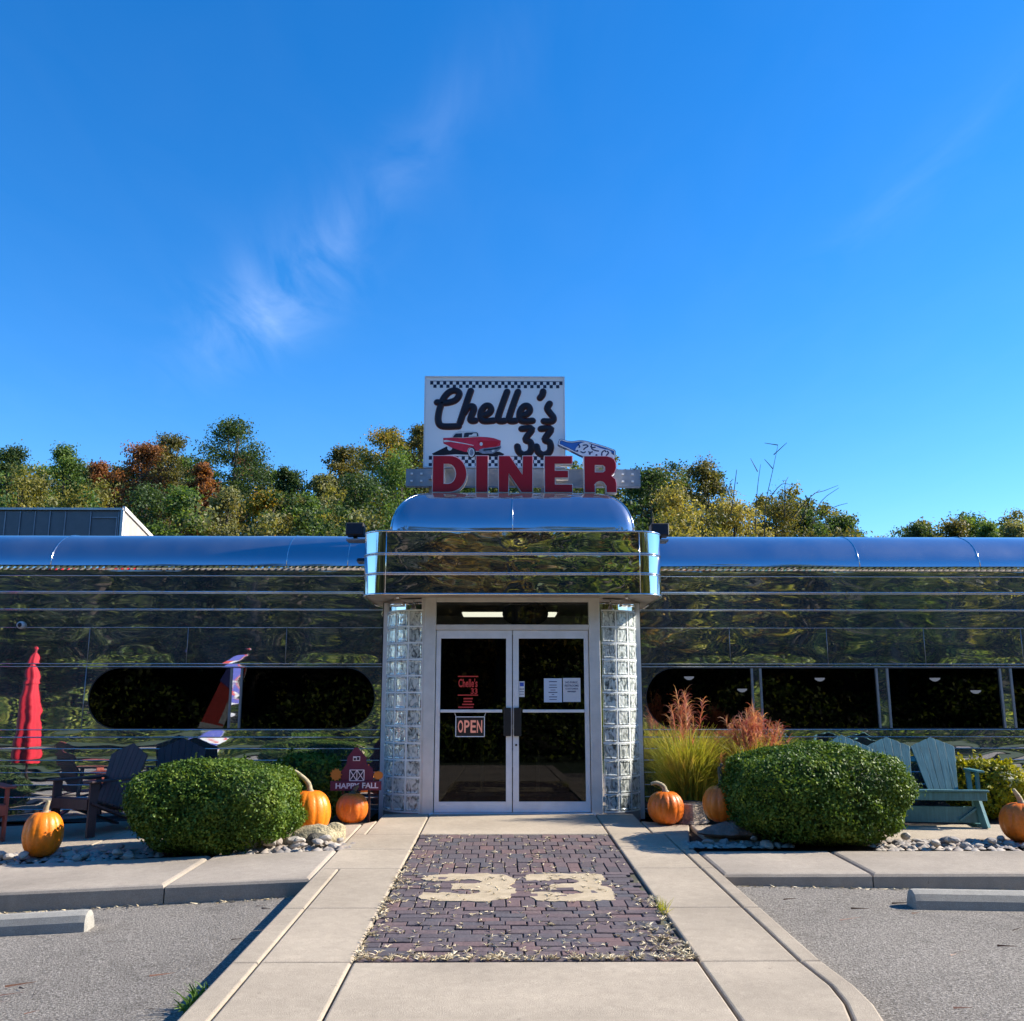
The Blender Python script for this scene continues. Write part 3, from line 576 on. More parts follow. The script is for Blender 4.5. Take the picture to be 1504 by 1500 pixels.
# inside: floor, ceiling, walls, roof deck
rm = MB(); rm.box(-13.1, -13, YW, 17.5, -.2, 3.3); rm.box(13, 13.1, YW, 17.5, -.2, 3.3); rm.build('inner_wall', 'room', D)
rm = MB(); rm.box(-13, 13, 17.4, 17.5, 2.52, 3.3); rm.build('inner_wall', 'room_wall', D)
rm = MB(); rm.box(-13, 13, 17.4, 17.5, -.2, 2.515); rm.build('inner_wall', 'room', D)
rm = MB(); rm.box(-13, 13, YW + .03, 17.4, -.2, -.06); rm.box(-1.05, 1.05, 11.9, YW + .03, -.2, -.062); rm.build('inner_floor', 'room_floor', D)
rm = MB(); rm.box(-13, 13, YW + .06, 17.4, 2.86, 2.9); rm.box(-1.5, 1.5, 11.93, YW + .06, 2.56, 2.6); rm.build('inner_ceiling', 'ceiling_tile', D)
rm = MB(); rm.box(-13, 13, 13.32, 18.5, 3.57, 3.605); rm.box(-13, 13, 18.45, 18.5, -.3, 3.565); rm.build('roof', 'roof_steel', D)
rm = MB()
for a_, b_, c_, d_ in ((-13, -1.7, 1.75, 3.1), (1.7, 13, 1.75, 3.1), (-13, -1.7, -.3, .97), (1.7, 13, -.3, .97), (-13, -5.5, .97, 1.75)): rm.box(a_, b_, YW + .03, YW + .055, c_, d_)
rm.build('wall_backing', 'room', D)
# ---- counter and stools dimly seen behind the doors
ct = thing('counter', 'dim diner counter behind the glass doors', 'counter', (0, 15.2, -.06)); m = MB(); m.box(-2.6, 2.6, 0, .6, 0, .95); m.build('counter_front', 'room', ct)
m = MB(); m.box(-2.7, 2.7, -.1, .65, .952, 1.0); m.build('counter_top', 'alu_dark', ct)
for k, xq in enumerate((-1.25, -.1, 1.05)):
    m = MB(); M = Matrix.Translation((xq, -.006, .5)) @ Matrix.Rotation(R(45), 4, 'Y'); m.obox(M, .38, .008, .38); m.build('diamond_tile', 'alu_dark', ct)
s0 = None
for k, (xq, lab) in enumerate(((-.42, 'dim chrome bar stool seen through the left door leaf'), (.42, 'dim chrome bar stool seen through the right door leaf'))):
    if s0 is None:
        s0 = thing('bar_stool', lab, 'stool', (xq, 14.7, -.06), 0, 'stools at the counter'); m = MB(); m.lathe([(.0, 0), (.2, 0), (.19, .02), (.03, .05)], 16); m.build('foot', 'alu', s0, True)
        m = MB(); m.tube([(0, 0, .04), (0, 0, .72)], .026); m.build('post', 'alu', s0, True); m = MB(); m.lathe([(.0, .70), (.18, .70), (.19, .74), (.17, .79), (0, .8)], 20); m.build('seat', 'black', s0, True)
    else: c = copy_tree(s0); c.location = (xq, 14.7, -.06); c['label'] = lab
# ---- lights inside
def pendant(x, y, z, lab):
    t = thing('pendant_lamp', lab, 'lamp', (x, y, z), 0, 'white pendant lamps behind the right windows')
    m = MB(); m.lathe([(.0, .07), (.03, .065), (.10, .02), (.105, .0)], 16); m.build('lamp_shade', 'black', t, True)
    m = MB(); m.lathe([(.075, .012), (.068, -.02), (.03, -.045), (0, -.05)], 14); m.build('bulb', 'pendant_glow', t, True); m = MB(); m.tube([(0, 0, .07), (0, 0, 2.86 - z)], .004, 5); m.build('cord', 'black', t)
for p in ((2.616, 14.0, 1.675, 'lit pendant lamp nearest the doors, high behind the right windows'), (3.389, 14.0, 1.499, 'lit lower pendant lamp just left of the first mullion right of the doors'), (4.539, 14.0, 1.656, 'lit pendant lamp alone in the second window pane right of the doors'),
          (6.238, 14.0, 1.656, 'lit higher pendant lamp in the pane above the teal bench'), (6.825, 14.0, 1.479, 'lit lower pendant lamp beside the rightmost mullion above the bench')): pendant(*p)
for xa, xb, y, lab in ((-.78, -.02, 15.4, 'lit ceiling light seen left of the dark oval above the doors'), (.32, .77, 15.4, 'lit ceiling light seen right of the dark oval above the doors')):
    t = CL = thing('ceiling_light', lab, 'ceiling light', ((xa + xb) / 2, y, 2.72), 0, 'ceiling lights behind the transom'); L = (xb - xa) / 2
    m = MB(); m.box(-L, L, -.3, .3, .0, .135); m.build('housing', 'ceiling_tile', t); m = MB(); m.box(-L + .02, L - .02, -.28, .28, -.03, -.002); m.build('diffuser', 'tube_light', t)
for xq, yq in ((-3.4, 14.6), (-6.2, 14.6), (3.4, 16.2), (6.2, 16.2)):  # unseen panels added to brighten the room behind the transom
    c = copy_tree(CL); c.location = (xq, yq, 2.72); c.scale = (3, 3, 1); c['label'] = 'added ceiling light panel brightening the room, out of sight behind the front wall'
# ---- entrance: frame, transom, doors
YD = 11.84
fr = MB()
for s in (-1, 1): fr.box(min(s * .955, s * 1.09), max(s * .955, s * 1.09), YD - .03, YD + .1, -.01, 2.60)
fr.box(-.955, .955, YD - .02, YD + .1, 2.195, 2.262); fr.box(-.955, .955, YD - .022, YD + .1, 2.545, 2.60); fr.build('door_frame', 'jamb', D, bevel=.004)
m = MB(); m.box(-.955, .955, YD + .04, YD + .046, 2.262, 2.545); m.build('transom_pane', 'clear_glass', D)
th = MB(); th.box(-1.0, 1.0, YD - .06, YD + .12, -.03, .006); th.build('threshold', 'alu', D)
for s in (-1, 1):
    x0, x1 = (-.945, -.006) if s < 0 else (.006, .945); m = MB(); so = .055; si = .072
    a_, b_ = (x0 + so, x1 - si) if s < 0 else (x0 + si, x1 - so)
    m.box(x0, a_, YD, YD + .045, .012, 2.19); m.box(b_, x1, YD, YD + .045, .012, 2.19)
    m.box(a_, b_, YD + .001, YD + .044, 2.09, 2.19); m.box(a_, b_, YD + .001, YD + .044, .012, .135)
    dr = m.build('door', 'alu', D); p = MB(); p.box(a_, b_, YD + .02, YD + .027, .135, 2.09); p.build('pane', 'door_glass', dr)
    p = MB(); zb = 1.205; e0, e1 = (x0 + .06, x1 - .12) if s < 0 else (x0 + .12, x1 - .06)
    p.box(e0, e1, YD - .03, YD + .012, zb - .018, zb + .018); p.build('push_bar', 'alu', dr, bevel=.004)
    p = MB(); xa = -.108 if s < 0 else .018; p.box(xa, xa + .09, YD - .035, YD - .003, .905, 1.245); p.build('handle_plate', 'black', dr, bevel=.006)
    if s > 0: p = MB(); p.tube([(.045, YD - .012, .80), (.045, YD + .002, .80)], .013, 12); p.build('lock', 'black', dr)
# dark oval hanging in the transom
ov = thing('oval_sign', 'black oval plaque seen from behind in the transom window', 'sign', (.165, YD + .12, 2.41)); m = fill([[(.285 * math.cos(t), .155 * math.sin(t)) for t in [2 * math.pi * i / 40 for i in range(40)]]], .03, 0, .006); link('plaque', m, 'black', ov)
# notices on the doors
def flat_thing(name, label, cat, x0, x1, z0, z1, Y, mat, bars=(), words=(), ink='ink', group=None):
    t = thing(name, label, cat, ((x0 + x1) / 2, Y, z0), 0, group); hw = (x1 - x0) / 2; m = MB(); m.box(-hw, hw, 0, .002, 0, z1 - z0); m.build('sheet', mat, t)
    if bars:
        m = MB()
        for (a_, b_, zz_, hh_) in bars: m.box(a_, b_, -.0015, -.0005, zz_, zz_ + hh_)
        m.build('print', ink, t)
    for (wd, a_, b_, zz_, hh_) in words: link('print', text(wd, a_, b_, zz_, zz_ + hh_, -.0016, .001, .015), ink, t)
    return t
YG = YD + .016
zt = lambda y: 1.603 - (y - 995) * .00815
xt = lambda x: .389 + (x - 800) * .0081
flat_thing('notice', 'bluish paper notice of short centred lines, left of two on the right door', 'notice', .39, .612, 1.31, 1.60, YG, 'paper_blue',
           [(-.05, .05, .245, .010), (-.045, .045, .205, .008), (-.05, .05, .175, .008), (-.03, .03, .145, .007), (-.055, .055, .115, .010), (-.015, .015, .09, .008), (-.05, .05, .06, .010), (-.045, .045, .03, .008)], group='paper notices on the doors')
flat_thing('notice', 'white paper notice with bold heading, right of two on the right door', 'notice', .625, .842, 1.315, 1.605, YG, 'paper',
           [(-.05, .05, .125, .008)], [('NO PUBLIC', -.075, .075, .225, .024), ('RESTROOMS', -.085, .085, .185, .024), ('CUSTOMER', -.08, .08, .15, .018), ('USE ONLY', -.055, .055, .115, .016)], group='paper notices on the doors')
flat_thing('notice', 'dim grey paper low on the right door beside its hinge stile', 'notice', .735, .872, .80, 1.05, YD + .06, 'alu_dark', [(-.05, .05, .2, .008), (-.05, .05, .17, .008), (-.05, .05, .14, .008)], group='paper notices on the doors')
stk = flat_thing('sticker', 'small white and blue sticker by the centre stile of the right door', 'sticker', .082, .150, 1.375, 1.565, YG, 'sticker'); m = MB(); m.box(-.025, .025, -.0015, -.0005, .13, .175); m.build('blue_mark', 'sticker_blue', stk); m = MB(); m.box(-.028, .028, -.0015, -.0005, .06, .066); m.box(-.028, .028, -.0015, -.0005, .03, .036); m.box(-.028, .028, -.0015, -.0005, .09, .10); m.build('print', 'ink', stk)
dc = thing('door_lettering', 'red painted lettering with opening hours on the left door glass', 'lettering', (0, YG, 0)); DX = lambda x: -.675 + (x - 681) * .0081; DZ = lambda y: 1.63 - (y - 992) * .0081
m = MB(); m.box(DX(681), DX(712), 0, .001, DZ(993.5), DZ(992)); m.box(DX(681), DX(712), 0, .001, DZ(1021.5), DZ(1020)); m.build('rule', 'decal_red_glow', dc)
link('print', text("Chelle's", DX(682), DX(711), DZ(1009), DZ(996), 0, .001, .02), 'decal_red_glow', dc); link('print', text('33', DX(701), DX(711), DZ(1019), DZ(1010.5), 0, .001, .02), 'decal_red_glow', dc)
m = MB()
for k, (wa, wb) in enumerate(((690, 704), (690, 703), (688, 706), (682, 705))): m.box(DX(wa), DX(wb), 0, .001, DZ(1027 + 4.3 * k), DZ(1025 + 4.3 * k))
m.build('hours', 'decal_red_glow', dc)
op = thing('open_sign', 'framed OPEN sign with orange letters hanging in the left door', 'sign', (-.518, YD - .003, .905)); m = MB(); m.box(-.17, .17, .0, .02, 0, .225); m.build('panel', 'black', op)
m = MB(); m.box(-.175, .175, -.006, .02, .225, .234); m.box(-.175, .175, -.006, .02, -.009, 0); m.box(-.179, -.17, -.006, .02, -.009, .234); m.box(.17, .179, -.006, .02, -.009, .234); m.build('frame', 'sign_white', op)
for k, ch in enumerate('OPEN'): link('letter', text(ch, -.15 + k * .0775, -.15 + k * .0775 + .066, .04, .19, -.006, .005, .02), 'open_letter_glow', op)
m = MB(); m.tube([(-.172, 0, .23), (-.19, 0, .275)], .004, 5); m.tube([(.172, 0, .23), (.19, 0, .275)], .004, 5); m.build('hanger', 'alu', op)
# ---- glass block columns
def column(s):
    cxc, cyc, ro = s * 1.135, YD + .46, .475
    def P(t, r, z): return (cxc + s * r * math.sin(t), cyc - r * math.cos(t), z)
    nr, nc = 12, 4; z0, zt_ = .015, 2.44; T0, T1 = R(-3), R(90); mo = MB()
    dz = (zt_ - z0) / nr; dt = (T1 - T0) / nc; jt = .009; ja = jt / ro
    for i in range(nr + 1):
        z = z0 + i * dz
        rows = [[P(T0 + (T1 - T0) * k / 16, r, zz_) for k in range(17)] for r, zz_ in ((ro - .08, z - jt), (ro - .004, z - jt), (ro - .004, z + jt), (ro - .08, z + jt), (ro - .08, z - jt))]
        mo.grid(rows)
    for j in range(nc + 1):
        t = T0 + j * dt; rows = [[P(t - ja, ro - .08, zz_), P(t - ja, ro - .0045, zz_), P(t + ja, ro - .0045, zz_), P(t + ja, ro - .08, zz_)] for zz_ in (z0, zt_)]; mo.grid(rows, True)
    colm = mo.build('glass_block_column', 'mortar', D)
    for i in range(nr):
        for j in range(nc):
            a0 = T0 + j * dt + ja; a1 = T0 + (j + 1) * dt - ja; b0 = z0 + i * dz + jt; b1 = z0 + (i + 1) * dz - jt; m = MB(); n = 5; e = .10
            def ring(r, q): return [P(a0 + (a1 - a0) * (q + (1 - 2 * q) * k / n), r, b0 + (b1 - b0) * q) for k in range(n + 1)] + [P(a0 + (a1 - a0) * (q + (1 - 2 * q) * k / n), r, b1 - (b1 - b0) * q) for k in range(n, -1, -1)]
            m.grid([ring(ro - .075, 0), ring(ro - .012, 0), ring(ro, .05), ring(ro - .001, .10), ring(ro - .008, .15)], True)
            L = len(m.v) - 2 * (n + 1)
            for k in range(n): m.f.append((L + k, L + k + 1, L + 2 * n - k, L + 2 * n + 1 - k))
            for k in range(n): m.f.append((k + 1, k, 2 * n + 1 - k, 2 * n - k))
            m.build('glass_block', 'glass_block', colm)
    m = MB(); m.box(min(s * 1.09, s * 1.135), max(s * 1.09, s * 1.135), YD - .01, YD + .06, -.01, 2.60); m.build('column_edge', 'corner_steel' if s > 0 else 'jamb', D)
    m = MB(); xe = cxc + s * ro; m.box(min(xe + s * .002, xe + s * .055), max(xe + s * .002, xe + s * .055), cyc + .002, YW + .02, -.12, 2.58); m.build('column_edge', 'alu', D)
    rows = [[P(T0 + (T1 - T0) * k / 16, ro - .006, zz_) for k in range(17)] for zz_ in (zt_ + .012, 2.58)]; m = MB(); m.grid(rows); m.build('column_cap', 'corner_steel', D, True)
    rows = [[P(T0 + (T1 - T0) * k / 16, ro - .006, zz_) for k in range(17)] for zz_ in (-.12, z0 - .002)]; m = MB(); m.grid(rows); m.build('column_foot', 'alu_dark', D, True)
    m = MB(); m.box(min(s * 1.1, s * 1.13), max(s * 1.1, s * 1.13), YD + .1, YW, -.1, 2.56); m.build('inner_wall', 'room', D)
column(-1); column(1)
# ---- canopy
YC = 11.3; XC = 1.535; RC = .30
def cpath(o=0.0, side=0):
    pts = []
    if side <= 0: pts += [(-XC - RC - o, YW), (-XC - RC - o, YC + RC + .3)] + [(-XC - (RC + o) * math.cos(t), YC + RC - (RC + o) * math.sin(t)) for t in [math.pi / 2 * i / 12 for i in range(13)]]
    if side == 0: pts += [(XC + (RC + o) * math.sin(t), YC + RC - (RC + o) * math.cos(t)) for t in [math.pi / 2 * i / 12 for i in range(13)]] + [(XC + RC + o, YC + RC + .3), (XC + RC + o, YW)]
    if side > 0: pts += [(XC + (RC + o) * math.sin(t), YC + RC - (RC + o) * math.cos(t)) for t in [math.pi / 2 * i / 12 for i in range(13)]] + [(XC + RC + o, YC + RC + .3), (XC + RC + o, YW)]
    return pts
BZ = [2.585, 2.829, 3.07, 3.352]
for i in range(3):
    panel(-XC + .003, XC - .003, BZ[i] + .003, BZ[i + 1] - .003, 'canopy_steel', .0015, 24, 6, YC, 'canopy_panel')
    for sd_ in (-1, 1):
        m = MB(); P_ = cpath(0, sd_); m.grid([[(x, y, z) for x, y in P_] for z in (BZ[i] + .003, BZ[i + 1] - .003)]); m.build('canopy_corner', 'corner_steel', D, True)
for z, r in ((BZ[0], .014), (BZ[1] + .012, .010), (BZ[1] - .008, .008), (BZ[2] + .012, .010), (BZ[2] - .008, .008), (BZ[3], .012)): bead([(x, y, z) for x, y in cpath(-.003)], r, 'canopy_trim')
for s in (-1, 1): bead([(s * XC, YC - .001, BZ[0]), (s * XC, YC - .001, BZ[3])], .006, 'canopy_trim')
st = MB()
for z in (BZ[1] + .022, BZ[2] + .022):
    x = -XC + .06
    while x < XC: st.box(x - .006, x + .006, YC - .022, YC, z - .004, z + .018); x += rnd.choice((.22, .3, .36, .44))
tag(st.build('canopy_studs', 'trim_steel', D), kind='stuff')
P_ = cpath(-.004)
m = MB(); n = len(P_); m.v += [(x, y, BZ[0] + .012) for x, y in P_]; m.f.append(tuple(range(n))); m.build('canopy_soffit', 'soffit', D)
m = MB(); m.v += [(x, y, BZ[3] - .004) for x, y in P_]; m.f.append(tuple(range(n - 1, -1, -1))); m.build('canopy_top', 'alu_dark', D)
m = MB(); m.box(-1.09, 1.09, YD - .005, YD + .1, 2.602, 2.70); m.build('header', 'soffit', D)
# rounded hood over the entrance
hd = MB(); rows = []
prof = [(0, 3.353)] + [(math.pi / 2 * i / 14, None) for i in range(15)]
for th_, zf in prof:
    z = zf if zf else 3.42 + .60 * math.sin(th_); yb = 11.62 + .62 * (1 - math.cos(th_)); wv = 1.53 - .50 * (1 - math.cos(th_)) ** 1.0
    q = .10; rows.append([(-wv, 13.5, z), (-wv, yb + q, z), (-wv + q * .3, yb + q * .3, z), (-wv + q, yb, z)] + [(-wv + q + (2 * wv - 2 * q) * k / 20, yb, z) for k in range(1, 20)] + [(wv - q, yb, z), (wv - q * .3, yb + q * .3, z), (wv, yb + q, z), (wv, 13.5, z)])
hd.grid(rows); n = len(rows[0]); k = len(hd.v) - n; hd.f.append(tuple(range(k, k + n))); hd.build('entrance_hood', 'roof_steel', D, True)
bead([(0, 11.62 + .62 * (1 - math.cos(t)) - .002, 3.42 + .60 * math.sin(t)) for t in [math.pi / 2 * i / 10 for i in range(11)]], .004, 'roof_seam')
for s in (-1, 1):
    pts = []
    for th_, zf in prof[1:]: pts.append((s * (1.53 - .50 * (1 - math.cos(th_))), 11.62 + .62 * (1 - math.cos(th_)) + .08, 3.42 + .60 * math.sin(th_)))
    bead(pts, .011, 'hood_edge')
# lamps under the canopy, floodlights on top, camera on the wall
lp0 = None
for x, lab in ((1.40, 'small chrome downlight hanging under the canopy by the right glass column'), (-1.41, 'small chrome downlight hanging under the canopy by the left glass column')):
    if lp0 is None:
        lp0 = thing('downlight', lab, 'lamp', (x, 11.56, 2.597), 0, 'chrome downlights under the canopy'); m = MB(); m.tube([(0, 0, 0), (0, 0, -.05)], .02, 10); m.build('stem', 'chrome', lp0, True)
        m = MB(); m.lathe([(.018, -.045), (.04, -.06), (.085, -.10), (.1, -.135), (.092, -.135), (.03, -.08), (0, -.075)], 20); m.build('lamp_shade', 'chrome', lp0, True)
    else: c = copy_tree(lp0); c.location.x = x; c['label'] = lab
fl0 = None
for x, lab in ((-2.02, 'black floodlight box on the left end of the canopy'), (1.90, 'black floodlight box on the right end of the canopy')):
    if fl0 is None:
        fl0 = thing('floodlight', lab, 'floodlight', (x, 12.0, 3.36), 0, 'black floodlights on the canopy'); m = MB(); m.box(-.115, .115, -.1, .1, .045, .21); m.build('housing', 'black_trim', fl0, bevel=.012)
        m = MB(); m.bar((0, 0, 0), (0, 0, .05), .05, .05); m.box(-.06, .06, -.05, .05, -.004, .01); m.build('bracket', 'black', fl0); m = MB(); m.box(-.095, .095, -.108, -.101, .06, .195); m.build('lens', 'car_glass', fl0)
    else: c = copy_tree(fl0); c.location.x = x; c['label'] = lab
for xa, xb in ((-2.12, -1.84), (1.84, 2.0)): m = MB(); m.box(xa, xb, 11.88, 12.12, 3.335, 3.356); m.build('light_ledge', 'alu_dark', D)
sc_ = thing('security_camera', 'small white ring shaped camera high on the left wall', 'camera', (-6.43, YW - .005, 2.30)); m = MB(); m.lathe([(.0, 0), (.05, 0), (.05, .02), (.042, .045), (.03, .05)], 20)
o = m.build('mount_ring', 'camera_white', sc_, True); o.rotation_euler = (R(90), 0, 0); m = MB(); m.lathe([(.03, .046), (.024, .06), (0, .066)], 16); o = m.build('dome', 'black', sc_, True); o.rotation_euler = (R(90), 0, 0)

# ================================================================== SIGNS ON THE ROOF
bd = thing('board_sign', 'white board sign with black script lettering, a red classic car and checkered strips', 'sign', (0, 0, 0))
bx = lambda c: -1.198 + (600 + c / 4.7 - 626) * .00955
bz = lambda c: 5.766 - (540 + c / 4.7 - 555) * .00986
YB = 12.6
m = MB(); m.box(-1.198, .721, YB, YB + .16, 4.488, 5.768); m.build('board', 'sign_white', bd)
m = MB(); e = .02; m.box(-1.218, .741, YB - .012, YB + .172, 5.768, 5.788); m.box(-1.218, .741, YB - .012, YB + .172, 4.468, 4.488); m.box(-1.218, -1.198, YB - .012, YB + .172, 4.488, 5.768); m.box(.721, .741, YB - .012, YB + .172, 4.488, 5.768); m.build('frame', 'sign_edge', bd)
for nm, zA, nrow in (('t', 5.712, 2), ('b', 4.628, 3)):
    m = MB(); cw = .0452; x0 = bx(150)
    for r_ in range(nrow):
        for k in range(41):
            if (k + r_) % 2 == 0: m.box(x0 + k * cw + .0005, x0 + (k + 1) * cw - .0005, YB - .003, YB, zA - r_ * .047 - .0465, zA - r_ * .047)
    m.box(x0, x0 + 41 * cw, YB - .003, YB, zA + .002, zA + .008) ; m.build('checker_strip', 'checker', bd)
STR = dict(C=[(200, 243), (262, 247), (318, 232), (345, 205), (350, 178), (325, 161), (285, 170), (248, 210), (224, 270), (210, 335), (212, 380), (232, 405), (280, 410), (350, 407)],
           h=[[(430, 163), (404, 240), (358, 385)], [(385, 318), (410, 280), (442, 270), (452, 292), (438, 332), (430, 362), (444, 371), (462, 369)]],
           e=[(508, 335), (550, 322), (570, 296), (558, 268), (532, 268), (508, 296), (499, 335), (510, 366), (540, 372), (588, 368)],
           l=[(680, 168), (652, 245), (622, 335), (620, 365), (640, 372), (662, 369)], ap=[(928, 165), (922, 190), (906, 210)],
           s=[(972, 250), (956, 282), (972, 312), (994, 340), (996, 362), (978, 373), (932, 371)],
           t=[(780, 424), (850, 424), (806, 495), (838, 515), (846, 555), (830, 588), (792, 600), (760, 580), (750, 545)])
def stroke(nm, paths, dx=0, thick=21):
    for part_mat, w_, yo, sq_ in (('letter_rim', thick * 1.13, -.004, .10), ('letter_black', thick * .97, -.010, .16)):
        m = MB()
        for pth in paths:
            P = smoothpath([(bx(a_ + dx), bz(b_)) for a_, b_ in pth], 5)
            P = [Vector((p.x, YB + yo, p.y)) for p in P]; r_ = w_ / 4.7 * .0097
            d0 = (P[0] - P[1]).normalized(); d1 = (P[-1] - P[-2]).normalized()
            caps0 = [(P[0] + d0 * r_ * math.sin(t), math.cos(t)) for t in (R(85), R(60), R(30))]; caps1 = [(P[-1] + d1 * r_ * math.sin(t), math.cos(t)) for t in (R(30), R(60), R(85))]
            pts = [c for c, _ in caps0] + P + [c for c, _ in caps1]; rad = [q * r_ for _, q in caps0] + [r_] * len(P) + [q * r_ for _, q in caps1]
            m.tube(pts, rad, 10, True, sq_, ax=(0, 1, 0))
        if part_mat == 'letter_rim': par = m.build(nm, part_mat, bd, True)
        else: m.build('letter_face', part_mat, par, True)
stroke('letter', [STR['C']]); stroke('letter', STR['h']); stroke('letter', [STR['e']]); stroke('letter', [STR['l']]); stroke('letter', [STR['l']], 75); stroke('letter', [STR['e']], 266); stroke('letter', [STR['ap']]); stroke('letter', [STR['s']])
stroke('numeral', [STR['t']]); stroke('numeral', [STR['t']], 131)
# the painted car
kx = lambda c: -1.198 + (630 + c / 12.53 - 626) * .00955
kz = lambda c: 5.766 - (625 + c / 12.53 - 555) * .00986
def art(nm, pts, lay_, mat, par): return link(nm, fill([[(kx(a_), kz(b_)) for a_, b_ in pts]], .002, YB - .002 * lay_ - .0005 * lay_), mat, par)
carp = art('painted_car', [(80, 520), (340, 390), (600, 430), (760, 510), (900, 480), (1300, 480), (1390, 525), (1330, 570), (900, 545), (500, 530), (120, 560)], 1, 'letter_black', bd)
art('car_body', [(278, 235), (420, 230), (640, 235), (930, 212), (1080, 218), (1200, 235), (1325, 280), (1315, 370), (1200, 410), (1000, 440), (930, 470), (860, 465), (830, 415), (780, 400), (735, 420), (715, 485), (660, 482), (430, 410), (350, 365), (285, 335)], 2, 'car_red', carp)
art('car_roof', [(428, 225), (445, 180), (480, 145), (560, 112), (720, 105), (905, 118), (925, 160), (935, 213), (640, 233)], 3, 'car_white', carp)
art('car_window', [(455, 225), (480, 180), (510, 155), (622, 150), (620, 226)], 4, 'car_glass', carp); art('car_window', [(648, 224), (660, 150), (700, 138), (885, 132), (908, 150), (918, 205)], 4, 'car_glass', carp); art('car_interior', [(735, 215), (750, 180), (790, 180), (830, 150), (885, 152), (890, 200)], 5, 'car_white', carp)
art('car_trim', [(280, 285), (330, 272), (415, 288), (640, 325), (830, 365), (830, 376), (640, 340), (415, 305), (300, 312)], 4, 'car_white', carp); art('car_bumper', [(935, 445), (1000, 425), (1200, 400), (1325, 375), (1330, 410), (1285, 465), (1180, 515), (1000, 520), (930, 490)], 4, 'chrome_paint', carp)
art('car_grille', [(1010, 440), (1200, 418), (1310, 392), (1300, 425), (1190, 452), (1010, 470)], 5, 'car_glass', carp); art('number_plate', [(1160, 455), (1210, 448), (1210, 485), (1160, 492)], 6, 'car_white', carp)
def oval(cx_, cy_, rx_, ry_, n=24): return [(cx_ + rx_ * math.cos(2 * math.pi * i / n), cy_ + ry_ * math.sin(2 * math.pi * i / n)) for i in range(n)]
art('car_wheel', oval(800, 500, 72, 95), 5, 'letter_black', carp); art('car_wheel_ring', oval(792, 500, 56, 82), 6, 'car_white', carp); art('car_hub', oval(796, 500, 36, 58), 7, 'chrome_paint', carp); art('car_wheel', oval(400, 410, 45, 52), 1.4, 'car_white', carp); art('headlamp', oval(968, 345, 28, 34), 4, 'car_white', carp)
art('car_side', [(900, 300), (960, 280), (1240, 290), (1300, 300), (1250, 380), (1020, 400), (960, 390)], 3, 'letter_red', carp)
m = MB()
for x in (-.9, .45): m.box(x - .04, x + .04, YB + .173, YB + .25, 3.6, 5.4)
m.build('support_post', 'galv', bd)
# DINER letters on a raceway
dl = thing('letter_sign', 'red block letters spelling DINER standing on a grey rail above the entrance hood', 'sign', (0, 0, 0)); YL = 12.2; Z0, Z1 = 4.03, 4.54; H = Z1 - Z0
def arc(cx_, cz_, rx_, rz_, t0, t1, n=12): return [(cx_ + rx_ * math.cos(R(t0 + (t1 - t0) * i / n)), cz_ + rz_ * math.sin(R(t0 + (t1 - t0) * i / n))) for i in range(n + 1)]
def shape(L, x0, x1):
    W = x1 - x0; q = lambda pts: [(x0 + a_ * W, Z0 + b_ * H) for a_, b_ in pts]
    if L == 'D': return [q([(0, 0), (.5, 0)] + arc(.5, .5, .5, .5, -80, 80) + [(.5, 1), (0, 1)]), q([(.35, .25), (.46, .25)] + arc(.46, .5, .2, .25, -70, 70, 8) + [(.46, .75), (.35, .75)])]
    if L == 'I': return [q([(0, 0), (1, 0), (1, 1), (0, 1)])]
    if L == 'N': return [q([(0, 0), (.31, 0), (.31, .50), (.66, 0), (1, 0), (1, 1), (.69, 1), (.69, .50), (.34, 1), (0, 1)])]
    if L == 'E': return [q([(0, 0), (1, 0), (1, .24), (.4, .24), (.4, .39), (.86, .39), (.86, .61), (.4, .61), (.4, .76), (1, .76), (1, 1), (0, 1)])]
    if L == 'R': return [q([(0, 0), (.35, 0), (.35, .20)] + arc(.49, .20, .14, .10, 180, 30, 6) + [(.66, .18), (.66, 0), (1, 0), (1, .26), (.97, .38), (.86, .46), (.95, .54), (1, .66), (1, .78), (.95, .9), (.85, .97), (.70, 1), (0, 1)]), q([(.36, .57), (.58, .57), (.63, .60), (.63, .69), (.58, .73), (.36, .73)])]
def inset(lp, d):
    n = len(lp); ar = sum(lp[i][0] * lp[(i + 1) % n][1] - lp[(i + 1) % n][0] * lp[i][1] for i in range(n)); sg = 1 if ar > 0 else -1; out = []
    for i in range(n):
        p0, p1, p2 = Vector(lp[i - 1]), Vector(lp[i]), Vector(lp[(i + 1) % n]); e1 = (p1 - p0).normalized(); e2 = (p2 - p1).normalized(); n1 = Vector((-e1.y, e1.x)) * sg; n2 = Vector((-e2.y, e2.x)) * sg
        b = n1 + n2; b = b / max(.5, b.dot(n1)) if b.length > 1e-5 else n1; out.append(tuple(p1 + b * d))
    return out
for L, x0, x1 in (('D', -1.062, -.597), ('I', -.487, -.314), ('N', -.186, .28), ('E', .426, .809), ('R', .955, 1.393)):
    lp = shape(L, x0, x1); can = link('letter', fill(lp, .13, YL), 'letter_edge', dl)
    ins = [inset(lp[0], .011)] + [inset(h_, -.011) for h_ in lp[1:]]; link('letter_face', fill(ins, .012, YL - .008), 'letter_red', can)
m = MB(); m.box(-1.43, 1.738, YL + .19, YL + .30, 4.165, 4.40); m.build('rail', 'galv', dl)
m = MB()
for x in (-1.35, -1.22, 1.5, 1.63):
    for z in (4.23, 4.33): m.box(x - .015, x + .015, YL + .17, YL + .189, z - .012, z + .012)
m.build('rail_fitting', 'sign_white', dl)
m = MB()
